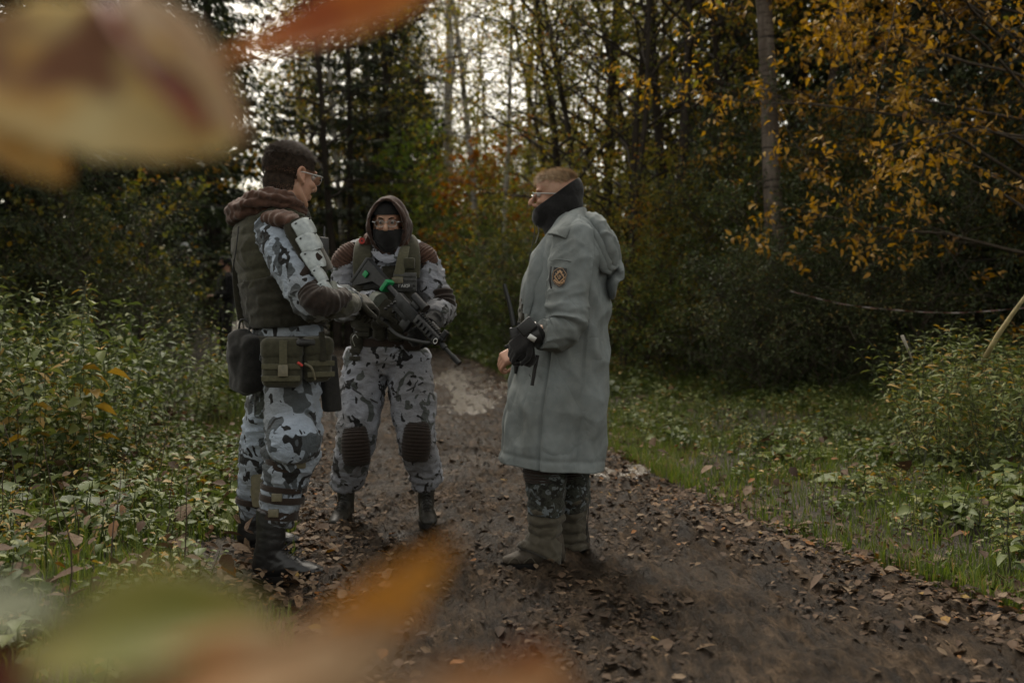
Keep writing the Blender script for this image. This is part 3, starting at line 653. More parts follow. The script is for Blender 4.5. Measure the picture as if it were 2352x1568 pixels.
# shrubs under the right-hand trees and behind
_k = 0
for i in range(46):
    px = 1180 + 1350 * (i + rng.random()) / 46; Y = 12.5 + rng.random() * 4.5 + (2.5 if px < 1400 else 0)
    v = int(rng.integers(3)) if px > 1700 or rng.random() < .45 else 3 + int(rng.random() < .6); put(SH[v], px, Y, name="shrub", rz=rng.random() * 6, s=(0.62 if px < 1750 else .85) + 0.35 * rng.random(), label="dark leafy shrub in the thicket under the forest edge" if v < 3 else ("yellowing shrub at the thicket edge behind the long coat" if v == 3 else "fresh green shrub at the thicket edge behind the long coat"), cat="shrub", group=["thicket shrubs", "yellowing thicket shrubs", "green thicket shrubs"][max(0, v - 2)])
for i, (px, Y) in enumerate([(1745, 11.2), (1790, 10.9), (1840, 11.3), (1900, 11.0), (1960, 11.4), (2030, 11.2), (1690, 11.6)]):
    put(SH[i % 3 if i % 3 != 1 else 0], px, Y, name="shrub", rz=i * 1.9, s=.62 + .07 * (i % 3), label="dark shrub crowding the foot of the thick scarred birch", cat="shrub", group="shrubs at the birch foot")
for i in range(16):
    px = 640 + 520 * (i + rng.random()) / 16; Y = 13.5 + rng.random() * 8
    if abs(px_x(px, Y) - (path_l(Y) + path_r(Y)) / 2) < (path_r(Y) - path_l(Y)) / 2 + 0.4: Y = 26
    put(SH[1 if i % 2 else 0], px, Y, name="shrub", rz=rng.random() * 6, s=0.7 + 0.5 * rng.random(), label="leafy green shrub beside the far bend of the track", cat="shrub", group="shrubs by the far track")
for i in range(14):
    px = -60 + 420 * (i + rng.random()) / 14; Y = 11.5 + rng.random() * 5
    put(SH[i % 3], px, Y, name="shrub", rz=rng.random() * 6, s=0.55 + 0.3 * rng.random(), label="dark shrub on the crest of the weedy bank", cat="shrub", group="shrubs on the bank")
# the forest beyond: one mass of trunks and crowns that nobody could count
def far_forest():
    bm = MB(); LP = []; 
    for i in range(230):
        a = -0.62 + 1.30 * rng.random(); r = 48 + 45 * rng.random(); x, y = math.sin(a) * r, math.cos(a) * r
        if -0.27 < a < 0.02 and rng.random() < (0.9 if -0.08 < a < 0.0 or a < -0.2 else 0.55): continue      # thinner over the track, where the sky shows
        h = 9 + 8 * rng.random(); pts, _ = wander((x, y, 0), (0, 0, 1), h, 5, 0.03); bm.addm(tube(pts, np.linspace(0.13, 0.03, 6), 5, cap=False))
        m = 420; z = h * (0.12 + 0.88 * rng.random(m)); R = 2.4 * (1.05 - z / h) ** 0.6
        q = rng.normal(size=(m, 2)); q = q / np.linalg.norm(q, axis=1)[:, None] * np.sqrt(rng.random(m))[:, None] * R[:, None]
        LP.append(np.stack([x + q[:, 0], y + q[:, 1], z], 1))
    o = bm.build("far_forest_trunks", M_bark_dark); tag(o, "grey mass of distant trunks closing off the forest", None, None, "stuff")
    LP = np.concatenate(LP); n = len(LP); L = 0.3 + 0.35 * rng.random(n)
    me = leaf_mesh("far_forest_foliage", LP, rand_dir(n, -0.4), rand_dir(n, 0.6), L, L * 0.5, shape=4, rnd=np.clip(0.4 + 0.5 * pnoise(LP * 0.25) + 0.2 * rng.normal(size=n), 0, 1))
    tag(link("far_forest_foliage", me, M_dgreen), "distant dark foliage closing off the forest", None, None, "stuff")
far_forest()
rng = np.random.default_rng(77)
# ------------------------------------------------------------------ undergrowth
M_nettle = leaf_mat("weed_leaves", [(0, (0.034, 0.052, 0.014)), (0.5, (0.092, 0.120, 0.034)), (0.88, (0.15, 0.17, 0.048)), (0.98, (0.17, 0.165, 0.042)), (1, (0.28, 0.18, 0.045))], 0.55, 0.28, 0.28)
M_grass = leaf_mat("grass_blades", [(0, (0.05, 0.075, 0.014)), (0.6, (0.11, 0.15, 0.028)), (0.9, (0.17, 0.185, 0.042)), (1, (0.2, 0.15, 0.06))], 0.5, 0.35, 0.35)
M_stem = plain("weed_stem", (0.045, 0.05, 0.025), 0.6, 0, 0.3)
M_dead = plain("dead_stem", (0.05, 0.036, 0.026), 0.8, 0, 0.2)
def weed(h, pairs, leaf, lw, spread=1.0, stems=1, tint=0.5, droop=0.35):
    """upright herb: stems with opposite drooping leaves -> (stem mesh data, leaf arrays)"""
    B = MB(); LP = []; LD = []; LL = []
    for s in range(stems):
        a = rng.random() * 6.28; ln = 0.12 + 0.25 * rng.random() * (stems > 1)
        hh = h * (0.7 + 0.4 * rng.random()); pts, _ = wander((rng.normal() * 0.03 * stems, rng.normal() * 0.03 * stems, -0.03), (math.cos(a) * ln, math.sin(a) * ln, 1), hh, 6, 0.07)
        B.addm(tube(pts, np.linspace(0.004, 0.0015, 7), 4, cap=False))
        for k in range(pairs):
            t = 0.22 + 0.78 * (k + 0.7) / pairs; i = min(int(t * 6), 5); p0 = pts[i] + (pts[i + 1] - pts[i]) * (t * 6 - i)
            aa = k * PI / 2 + rng.normal() * 0.25
            sz = leaf * (0.55 + 0.6 * math.sin(t * PI * 0.85)) * (0.8 + 0.4 * rng.random())
            for q in (0, PI):
                d = np.array([math.cos(aa + q), math.sin(aa + q), 0.05 + rng.normal() * 0.25 + 0.5 * (t > 0.93)]); LP.append(p0 + nrm(d) * 0.012 * spread); LD.append(d); LL.append(sz)
    LP = np.array(LP); LD = np.array(LD); LL = np.array(LL); n = len(LP)
    lc = leaf_cloud(LP, LD, rand_dir(n, 3.0), LL, LL * lw, fold=0.18, shape=8, droop=droop, rnd=np.clip(tint + 0.26 * rng.normal(size=n), 0, 1))
    return (np.concatenate(B.V), np.concatenate(B.Q), [(v, q - q.min()) for v, q in zip(B.V, B.Q)]), lc
def weed_meshes(w):
    (_, _, sl), (lv, lf, lr) = w; sms = []
    for v, q in sl:
        sm = np_mesh("stem", v, q); sm.materials.append(M_stem); sms.append(sm)
    lm = np_mesh("leaves", lv, lf, {"rnd": lr}); lm.materials.append(M_nettle); return (*sms, lm)
def broad(nl, leaf, lw, tint, up=0.5):
    """rosette of large basal leaves"""
    a = np.arange(nl) * 2.4 + rng.normal(size=nl) * 0.3; e = up * (0.4 + rng.random(nl))
    d = np.stack([np.cos(a), np.sin(a), e], 1); L = leaf * (0.6 + 0.6 * rng.random(nl)); n3 = rand_dir(nl, 3)
    Pt = np.stack([np.cos(a) * 0.02, np.sin(a) * 0.02, 0.0 * a], 1)
    lms = []
    for i in range(nl):
        V, F, r = leaf_cloud(Pt[i:i + 1], d[i:i + 1], n3[i:i + 1], L[i:i + 1], L[i:i + 1] * lw, fold=0.14, shape=8, droop=0.3, rnd=np.clip(tint + 0.15 * rng.normal(size=1), 0, 1))
        lm = np_mesh("leaf", V, F, {"rnd": r}); lm.materials.append(M_nettle); lms.append(lm)
    B = MB(); B.addm(tube([(0, 0, -0.04), (0.002, 0, 0.02)], [0.008, 0.006], 5)); sm = B.mesh("crown_base"); sm.materials.append(M_stem)
    return (sm, *lms)
W_tall = [weed(0.95, 11, 0.062, 0.48, stems=2, tint=0.5), weed(0.8, 9, 0.058, 0.5, stems=3, tint=0.4), weed(1.05, 12, 0.066, 0.42, stems=2, tint=0.6), weed(0.7, 8, 0.056, 0.55, stems=3, tint=0.55)]
W_low = [weed(0.24, 4, 0.05, 0.62, stems=3, tint=0.5, droop=.2), weed(0.18, 3, 0.046, 0.68, stems=4, tint=0.6, droop=.15), weed(0.30, 5, 0.052, 0.55, stems=3, tint=0.4), weed(0.14, 3, 0.042, 0.7, stems=4, tint=0.65, droop=.1)]
W_slim = [weed(1.1, 16, 0.075, 0.22, stems=3, tint=0.7), weed(0.95, 14, 0.07, 0.25, stems=4, tint=0.75)]
W_tall += [weed(0.9, 7, 0.10, 0.58, stems=2, tint=0.52, droop=.3), weed(1.0, 18, 0.05, 0.2, stems=3, tint=0.75)]
W_low += [weed(0.2, 2, 0.10, 0.75, stems=3, tint=0.6, droop=.15), weed(0.3, 9, 0.035, 0.3, stems=4, tint=0.78)]
MT = [weed_meshes(x) for x in W_tall]; ML = [weed_meshes(x) for x in W_low]; MS = [weed_meshes(x) for x in W_slim]
MBR = [broad(7, 0.20, 0.5, 0.75), broad(6, 0.26, 0.55, 0.5, 0.35), broad(9, 0.16, 0.3, 0.85, 0.9)]
_feet = [(-1.02, 3.92, .36, .30), (-1.28, 4.55, .28, .28), (-1.02, 4.22, .30, .22), (-.85, 4.22, .28, .16), (-1.15, 4.84, .32, .16), (-.75, 3.9, .25, .35)]
def keep(x, y):
    x = np.asarray(x, float); y = np.asarray(y, float); k = np.ones(x.shape, bool)
    for cx, cy_, rx, ry in _feet: k &= ((x - cx) / rx) ** 2 + ((y - cy_) / ry) ** 2 > 1
    return k
def plant(name, me, x, y, s, label, cat, group):
    if not keep(x, y): return
    tree(name, me, x, y, rng.random() * 6.28, s, label, cat, group, parts=("stem",) + ("leaf",) * (len(me) - 1) if name == "broad_leaved_plant" else ("stem",) * (len(me) - 1) + ("leaves",), z=float(H(x, y)) + 0.0)
def many(name, label, pool, n, sampler, s0=0.7, s1=0.6):
    x, y = sampler(n); k_ = keep(x, y); x, y = x[k_], y[k_]; z = H(x, y); SV = []; SQ = []; LV = []; LQ = []; LT = []; R = []; ns = nl = 0
    for i in range(len(x)):
        (sv, sq, _), (lv, lf, lr) = pool[int(rng.integers(len(pool)))]; s = s0 + s1 * rng.random(); a = rng.random() * 6.28
        M3 = np.array([[math.cos(a), math.sin(a), 0], [-math.sin(a), math.cos(a), 0], [0, 0, 1]]) * s; o = np.array([x[i], y[i], z[i]])
        SV.append(sv @ M3 + o); SQ.append(sq + ns); ns += len(sv)
        LV.append(lv @ M3 + o); LQ.append(lf[0] + nl); LT.append(lf[1] + nl); R.append(np.clip(lr + 0.12 * rng.normal() + 0.4 * pnoise(o[None] * 0.8)[0], 0, 1)); nl += len(lv)
    sv = np.concatenate(SV); lv = np.concatenate(LV)
    me = np_mesh(name, np.concatenate([sv, lv]), [np.concatenate(SQ), np.concatenate(LQ) + len(sv), np.concatenate(LT) + len(sv)], {"rnd": np.concatenate([np.full(len(sv), 0.2), np.concatenate(R)])})
    tag(link(name, me, M_nettle), label, None, None, "stuff")
def off_path(x, y, m=0.15): return (x < path_l(y) - m) | (x > path_r(y) + m)
# left bank -----------------------------------------------------------
def bank(n, y0=5.0, y1=10.3, near=0.9, far=7.5):
    y = y0 + (y1 - y0) * rng.random(n); x = path_l(y) - near * sstep(14, 5, y) - far * rng.random(n); return x, y
def bank_low(n):
    y = 2.7 + 5.2 * rng.random(n) ** 0.9; x = path_l(y) - 0.12 - 3.0 * rng.random(n) ** 1.1; return x, y
many("bank_undergrowth", "dense green weeds covering the bank behind the bareheaded person", W_tall + W_low[2:3], 640, lambda n: bank(n), 0.7, 0.5)
many("bank_ground_cover", "low leafy ground cover on the near part of the bank", W_low, 480, bank_low, 0.6, 0.6)
for i in range(120):
    x, y = bank(1, 5.2, 10.5, 0.9, 6.0); plant("nettle_plant", MT[i % 6], float(x[0]), float(y[0]), 0.75 + 0.5 * rng.random(), "tall nettle-like weed with drooping leaves in the mass on the bank", "weed", "tall weeds on the bank")
for i in range(110):
    x, y = bank_low(1); plant("leafy_weed", ML[i % 6], float(x[0]), float(y[0]), 0.7 + 0.6 * rng.random(), "low leafy weed growing among fallen leaves on the bank", "weed", "low weeds on the bank")
for i in range(16):
    x, y = bank_low(1); plant("broad_leaved_plant", MBR[i % 3], float(x[0]), float(y[0]), 0.7 + 0.5 * rng.random(), "broad-leaved plant with large pale leaves low on the bank", "plant", "broad-leaved plants on the bank")
# right verge ---------------------------------------------------------
def verge(n, a=0.25, b=5.5, y0=3.8, y1=10.0, p=0.85):
    y = y0 + (y1 - y0) * rng.random(n); x = path_r(y) + a + b * rng.random(n) ** p; return x, y
many("verge_ground_cover", "low leafy ground cover on the open grassy verge", W_low, 1500, lambda n: verge(n, 0.3, 6, 3.8, 15), 0.5, 0.6)
many("verge_undergrowth", "taller weeds massed at the forest edge of the verge", W_tall + W_slim, 150, lambda n: verge(n, 2.6, 6, 6.5, 13.0), 0.35, 0.45)
for i in range(130):
    x, y = verge(1, 0.3, 3.5, 3.8, 9); plant("verge_weed", ML[i % 6], float(x[0]), float(y[0]), 0.6 + 0.6 * rng.random(), "low leafy weed in the grass of the open verge", "weed", "low weeds on the verge")
for i in range(20):
    x, y = verge(1, 0.4, 2.6, 4.0, 8); plant("broad_leaved_plant", MBR[i % 3], float(x[0]), float(y[0]), 0.6 + 0.5 * rng.random(), "broad-leaved plant with large leaves in the grass of the verge", "plant", "broad-leaved plants on the verge")
for i in range(34):
    Y_ = 6.2 + 1.6 * rng.random(); px = 2090 + 290 * rng.random(); plant("slim_leaved_weed", MS[i % 2], px_x(px, Y_), Y_, 0.75 + 0.35 * rng.random(), "tall slim-leaved weed in the clump beside the bent reed stalk", "weed", "tall slim weeds on the verge")
for i in range(40):
    x, y = verge(1, 1.6, 2.4, 3.7, 5.6); plant("nettle_plant", MT[i % 6], float(x[0]), float(y[0]), 0.45 + 0.25 * rng.random(), "waist-low nettle weed in the dark clump at the verge", "weed", "nettles on the verge")
for (px, Y_, s) in [(1450, 8.6, .55), (1470, 9.2, .5)]:
    plant("grey_green_herb", MS[0], px_x(px, Y_), Y_, s, "pale grey-green bushy herb standing alone behind the long coat", "herb", "pale herbs behind the coat")
# grass ---------------------------------------------------------------
def grass(n, sampler, h, name, label):
    x, y = sampler(n); k_ = keep(x, y); x, y = x[k_], y[k_]; n = len(x); z = H(x, y) - 0.01; a = rng.random(n) * 6.28; L = h * (0.5 + 0.9 * rng.random(n))
    d = np.stack([np.cos(a), np.sin(a), 0 * a], 1); s = np.stack([-np.sin(a), np.cos(a), 0 * a], 1) * (0.0022 + 0.0018 * rng.random(n))[:, None]
    b = np.stack([x, y, z], 1); lean = (0.2 + 0.7 * rng.random(n))[:, None]; up = np.array([0, 0, 1.0])
    p1 = b + up * L[:, None] * 0.5 + d * L[:, None] * 0.12 * lean; p2 = b + up * L[:, None] * (0.95 - 0.25 * lean) + d * L[:, None] * 0.55 * lean
    V = np.stack([b - s, b + s, p1 + s * 0.8, p1 - s * 0.8, p2], 1).reshape(-1, 3); i = np.arange(n)[:, None] * 5
    me = np_mesh(name, V, [i + np.array([[0, 1, 2, 3]]), i + np.array([[3, 2, 4]])], {"rnd": np.repeat(np.clip(0.45 + 0.3 * rng.normal(size=n) + 0.3 * pnoise(b * 1.2), 0, 1), 5)})
    tag(link(name, me, M_grass), label, None, None, "stuff")
def g_left(n):
    y = 3.0 + 13 * rng.random(n) ** 1.3; x = path_l(y) + 0.10 - np.abs(rng.normal(size=n)) * 0.55; return x, y
def g_right(n):
    y = 3.6 + 14 * rng.random(n) ** 1.1; x = path_r(y) - 0.08 + rng.random(n) ** 1.3 * 4.2
    k = rng.random(n) < 0.35 + 0.65 * sstep(-0.35, 0.3, pnoise(np.stack([x * 1.1, y * 1.1, 0 * x], -1))); return np.where(k, x, path_r(y) + 2 + x * 0.3), y
grass(36000, g_left, 0.11, "bank_grass", "bright green grass along the border of the track beside the bank")
grass(90000, g_right, 0.10, "verge_grass", "short tangled grass on the open verge")
grass(9000, lambda n: bank_low(n), 0.16, "bank_thin_grass", "thin grass among the low weeds of the bank")
def g_far(n):
    y = 12 + 20 * rng.random(n) ** 1.2; x = path_r(y) - 0.05 + 5.0 * rng.random(n) ** 1.4; return x, y
grass(34000, g_far, 0.17, "far_verge_grass", "green grass running back along the track beyond the hooded person")
many("far_verge_ground_cover", "low green weeds along the far border of the track", W_low, 420, lambda n: g_far(n), 0.8, 0.9)
# dead bare stalks
def stalk(name, pts, r, m, label, cat, group=None):
    mb = MB(); mb.addm(tube(pts, np.linspace(r, r * 0.5, len(pts)), 6)); o = mb.build(name, m); return tag(o, label, cat, group)
for i in range(40):
    x, y = bank_low(1); x, y = float(x[0]), 3.1 + (float(y[0]) - 2.7) * 0.6; x = float(path_l(y)) - 0.3 - 1.6 * rng.random(); a = rng.random() * 6.28; ln = 0.1 + 0.5 * rng.random()
    pts, _ = wander((x, y, float(H(x, y)) - 0.02), (math.cos(a) * ln, math.sin(a) * ln, 1), 0.2 + 0.35 * rng.random(), 5, 0.08); stalk("dead_stalk", pts, 0.0032, M_dead, "thin dark dead stalk sticking up from the weeds on the bank", "stalk", "dead stalks on the bank")
M_pale = bark_mat("pale_stick", (0.16, 0.15, 0.12), (0.34, 0.31, 0.25), (8, 8, 20), 0.2)
M_reed = plain("reed", (0.34, 0.28, 0.15), 0.5, 0, 0.4, 0.35, 14)
_b = on_ground(1782, 818)[1]
stalk("thin_stick", [P(1759, 672, _b), P(1766, 715, _b), P(1772, 765, _b), P(1782, 822, _b)], 0.011, M_pale, "thin pale birch stick standing upright at the forest edge", "stick")
stalk("bent_reed", [P(2258, 830, 6.6), P(2292, 770, 6.5), P(2325, 722, 6.4), P(2356, 680, 6.3), P(2400, 600, 6.25)], 0.018, M_reed, "bent yellowish reed stalk leaning over the verge weeds", "reed")
stalk("grey_stick", [P(2072, 770, 7.0), P(2085, 800, 7.0), P(2098, 835, 7.0)], 0.012, M_pale, "short grey dead stick leaning in the verge weeds", "stick")
# red and white tape strung between the trees
mT = mat("barrier_tape_mat", lambda t, b: (t.links.new(ramp(t, (lambda wv: (setattr(wv, 'wave_type', 'BANDS'), t.links.new(texco(t, (1, 1, 0)), wv.inputs['Vector']), wv.outputs[0])[-1])(N(t, "ShaderNodeTexWave", Scale=3.0)), [(0.49, (0.07, 0.022, 0.015)), (0.51, (0.13, 0.11, 0.10))]), b.inputs['Base Color'])))
_tp = catmull([P(1815, 668, 10.3), P(1930, 697, 9.8), P(2060, 712, 9.3), P(2200, 718, 8.8), P(2380, 705, 8.5)], 60)
_tv = np.concatenate([_tp + np.array([0, 0, 0.005]) + np.array([0, 0.012, 0]) * np.sin(np.arange(60) * 0.9)[:, None], _tp - np.array([0, 0, 0.005])]); _i = np.arange(59)
tag(link("barrier_tape", np_mesh("barrier_tape", _tv, np.stack([_i, _i + 1, _i + 61, _i + 60], 1)), mT), "thin red and white barrier tape strung in the dark forest edge", "tape")
# mossy log on the bank and mushrooms by the stick
M_moss = bark_mat("mossy_log", (0.03, 0.03, 0.014), (0.075, 0.068, 0.035), (9, 9, 9), 0.8)
def _log():
    c = on_ground(170, 905); c[2] = float(H(c[0], c[1])) + .05; mb = MB()
    mb.addm(tube([c + np.array([-.16, -.05, -.03]), c + np.array([-.08, 0, .005]), c + np.array([.04, .03, .012]), c + np.array([.15, .05, -.02])], [.05, .085, .09, .06], 16, 24, disp=lambda u, a, V: 0.045 * fbm(V * 9, 4)))
    tag(mb.build("mossy_log", M_moss), "short mossy log lying among the weeds on the bank", "log")
_log()
M_cap = plain("mushroom_cap", (0.22, 0.085, 0.03), 0.5, 0, 0.4)
M_wcap = plain("white_mushroom", (0.55, 0.55, 0.5), 0.45, 0, 0.5, 0.1)
for (px, py, Y_, r, m, lb) in [(1748, 826, 8.4, .035, M_cap, "small brown mushroom in a pair beside the thin pale stick"), (1756, 832, 8.3, .03, M_cap, "small brown mushroom in a pair beside the thin pale stick"), (1543, 925, 6.3, .022, M_wcap, "tiny white mushroom in the grass of the verge")]:
    p = on_ground(px, py); g = float(H(p[0], p[1])); o = empty("mushroom", (p[0], p[1], g)); z = g + 0.06
    mb = MB(); mb.addm(tube([(p[0], p[1], g - 0.01), (p[0] + .004, p[1], (g + z) / 2), (p[0], p[1], z)], [r * .3, r * .25, r * .22], 8, 8)); mb.build("stem", M_wcap, o)
    mb = MB(); mb.addm(tube([(p[0], p[1], z - r * .15), (p[0], p[1], z), (p[0], p[1], z + r * .3), (p[0], p[1], z + r * .42)], [r * .9, r, r * .6, r * .05], 16, 10)); mb.build("cap", m, o)
    tag(o, lb, "mushroom", "brown mushrooms by the stick" if m is M_cap else None)
# ------------------------------------------------------------------ people: tools and materials
def skin_mat(name, c, red):
    def f(t, b):
        co = texco(t); n1 = noise(t, co, 60, 5, 0.6); n2 = noise(t, co, 14, 3)
        col = ramp(t, n2, [(0.35, c), (0.65, red)]); col = mixc(t, 0.4, col, ramp(t, n1, [(0.3, (0.8, 0.8, 0.8)), (0.7, (1.12, 1.1, 1.08))]), 'MULTIPLY')
        t.links.new(col, b.inputs['Base Color']); b.inputs['Roughness'].default_value = 0.5; b.inputs['Subsurface Weight'].default_value = 0.12
        b.inputs['Subsurface Radius'].default_value = (0.01, 0.004, 0.002); b.inputs['Specular IOR Level'].default_value = 0.35
        bump(t, b, noise(t, co, 400, 3), 0.12, 0.002)
    return mat(name, f)
M_skin = skin_mat("skin", (0.36, 0.215, 0.145), (0.39, 0.205, 0.135))
M_hair_dark = plain("hair_dark_brown", (0.034, 0.022, 0.014), 0.75, 0, 0.2, 0.6, 60, 0)
M_hair_fair = plain("hair_sandy", (0.34, 0.235, 0.135), 0.55, 0, 0.4, 0.35, 60, 0)
M_camoA = camo("snow_camouflage", (0.30, 0.35, 0.42), (0.076, 0.088, 0.098), (0.018, 0.018, 0.018), 11.0, 0.535, 0.605, 1.7)
M_camoB = camo("snow_camouflage_pale", (0.25, 0.262, 0.298), (0.075, 0.083, 0.081), (0.016, 0.016, 0.016), 13.0, 0.61, 0.60, 4.4)
M_camoC = camo("dark_digital_camouflage", (0.035, 0.042, 0.035), (0.15, 0.18, 0.20), (0.012, 0.014, 0.012), 24.0, 0.57, 0.55, 2.2, stretch=(1, 1, 1))
M_olive_cloth = cloth("olive_cordura", (0.030, 0.029, 0.017), (0.050, 0.047, 0.028), 60)
M_olive_light = cloth("olive_webbing", (0.060, 0.057, 0.034), (0.092, 0.086, 0.052), 90)
M_dark_olive = cloth("dark_olive_cloth", (0.018, 0.017, 0.011), (0.034, 0.031, 0.020), 60)
M_black_cloth = cloth("black_knit", (0.007, 0.007, 0.007), (0.014, 0.013, 0.013), 90, 0.95)
M_bag = cloth("charcoal_bag", (0.010, 0.010, 0.009), (0.020, 0.019, 0.017), 70)
M_brown = cloth("brown_fleece", (0.045, 0.022, 0.014), (0.085, 0.042, 0.027), 40)
M_hood = cloth("dark_brown_hood", (0.026, 0.013, 0.009), (0.056, 0.029, 0.019), 40)
M_brown_dark = cloth("brown_pad", (0.013, 0.0085, 0.006), (0.027, 0.017, 0.012), 60)
M_brown_strap = cloth("dark_brown_webbing", (0.016, 0.010, 0.007), (0.03, 0.019, 0.013), 120)
M_coat = cloth("grey_coat_cloth", (0.152, 0.172, 0.173), (0.195, 0.215, 0.215), 25, 0.88, 0.4, 420, 0.5, 0.32, 0.0)
M_plate = plain("worn_plate_armour", (0.30, 0.33, 0.33), 0.38, 0.35, 0.5, 0.22, 45)
M_plate_green = plain("grey_green_plate", (0.085, 0.095, 0.078), 0.5, 0.1, 0.5, 0.22, 45)
M_tan = plain("tan_plastic", (0.12, 0.105, 0.065), 0.45, 0, 0.5, 0.2, 60)
M_blk = plain("black_plastic", (0.012, 0.012, 0.012), 0.42, 0, 0.5, 0.3, 80)
M_gun = plain("gun_metal", (0.02, 0.021, 0.022), 0.36, 0.35, 0.5, 0.35, 60)
M_leather = plain("black_boot_leather", (0.014, 0.014, 0.014), 0.36, 0, 0.5, 0.35, 40, 0.25)
M_leatherB = plain("muddy_boot_leather", (0.022, 0.020, 0.016), 0.48, 0, 0.4, 0.4, 30, 0.25)
M_sole = plain("rubber_sole", (0.010, 0.009, 0.008), 0.8, 0, 0.2)
M_gaiter = cloth("olive_gaiter", (0.045, 0.038, 0.026), (0.072, 0.062, 0.042), 40, 0.75)
M_hike = plain("brown_hiking_boot", (0.050, 0.040, 0.029), 0.7, 0, 0.3, 0.35, 40, 0.3)
M_silver = plain("spectacle_frame", (0.40, 0.41, 0.40), 0.3, 0.6, 0.5, 0.1)
M_red = plain("red_plastic", (0.42, 0.03, 0.02), 0.4, 0, 0.5, 0.1)
M_greenp = plain("green_tape", (0.0, 0.20, 0.06), 0.45, 0, 0.5, 0.15)
M_grey_web = cloth("grey_molle", (0.05, 0.05, 0.048), (0.08, 0.08, 0.076), 70)
M_steel = plain("steel", (0.45, 0.45, 0.44), 0.3, 0.9, 0.5, 0.1)
M_eye = plain("eye_white", (0.34, 0.29, 0.26), 0.2, 0, 0.5, 0.05)
M_iris = plain("iris", (0.02, 0.02, 0.018), 0.15, 0, 0.5, 0.2)
M_gold = plain("gold_thread", (0.40, 0.25, 0.14), 0.6, 0, 0.4, 0.2, 200)
M_white = plain("white_thread", (0.6, 0.6, 0.58), 0.7, 0, 0.3, 0.1)
def glass_build(t, b):
    g = N(t, "ShaderNodeBsdfGlossy", Roughness=0.05); tr = N(t, "ShaderNodeBsdfTransparent"); mx = N(t, "ShaderNodeMixShader")
    fr = N(t, "ShaderNodeFresnel", IOR=1.5)
    t.links.new(fr.outputs[0], mx.inputs[0]); t.links.new(tr.outputs[0], mx.inputs[1]); t.links.new(g.outputs[0], mx.inputs[2])
    t.links.new(mx.outputs[0], t.nodes["Material Output"].inputs['Surface'])
M_lens = mat("lens_glass", glass_build)

def part(name, pieces, m, parent, voxel=None, smooth=3, disp=None, decimate=None):
    """one mesh part from closed pieces; welded into one skin when voxel is given"""
    if voxel: me = remesh(pieces, voxel, smooth, decimate, name)
    else:
        mb = MB()
        for p in pieces: mb.addm(p)
        me = mb.mesh(name)
    if disp is not None: displace(me, disp)
    if not voxel: me.set_sharp_from_angle(angle=math.radians(42))
    return link(name, me, m, parent)
def band(c, axis, ref, ra, rb, w, th, a0=0.0, a1=2 * PI, n=48):
    """flat strap round a limb: ellipse ra (along ref) x rb, strap width w along axis"""
    T = nrm(axis); U = nrm(np.asarray(ref, float) - (T @ np.asarray(ref, float)) * T); W = np.cross(T, U); full = abs(a1 - a0 - 2 * PI) < 1e-6
    a = np.linspace(a0, a1, n, endpoint=not full); sec = [(0, -w / 2), (th, -w / 2 + th * .6), (th, w / 2 - th * .6), (0, w / 2)]
    V = np.stack([np.asarray(c) + np.cos(a)[:, None] * U * (ra + d) + np.sin(a)[:, None] * W * (rb + d) + T * z for d, z in sec], 1)
    V = V.reshape(-1, 3); F = []
    m = n if full else n - 1
    for i in range(m):
        for j in range(3):
            F.append((i * 4 + j, ((i + 1) % n) * 4 + j, ((i + 1) % n) * 4 + j + 1, i * 4 + j + 1))
    return V, np.array(F), []
def curved_plate(c, axes, w, h, th, curl=0.5, taper=1.0, n=10, dome=0.0):
    """plate facing axes[0], width along axes[1], height along axes[2]; curls back at its sides"""
    s = np.linspace(-1, 1, n); t = np.linspace(-1, 1, n); S, Tt = np.meshgrid(s, t)
    rnd = 1 - 0.10 * np.abs(Tt) ** 6
    wd = w / 2 * (1 + (taper - 1) * (1 - Tt) / 2) * rnd
    x = -curl * w / 2 * S ** 2 - dome * Tt ** 2; f = np.stack([x, S * wd, Tt * h / 2 * (1 - 0.06 * np.abs(S) ** 6)], -1).reshape(-1, 3)
    b = f.copy(); b[:, 0] -= th; V = np.concatenate([f, b]); g = grid_faces(n, n, False); k = n * n
    rim = np.concatenate([np.arange(n), np.arange(1, n) * n + n - 1, (n - 1) * n + np.arange(n - 2, -1, -1), np.arange(n - 2, 0, -1) * n])
    R = np.stack([rim, np.roll(rim, -1), np.roll(rim, -1) + k, rim + k], 1)
    return V @ np.asarray(axes) + np.asarray(c), np.concatenate([g, g[:, ::-1] + k, R[:, ::-1]]), []
def to_world(piece, origin, axes):
    return (piece[0] @ np.asarray(axes) + np.asarray(origin), piece[1], piece[2])
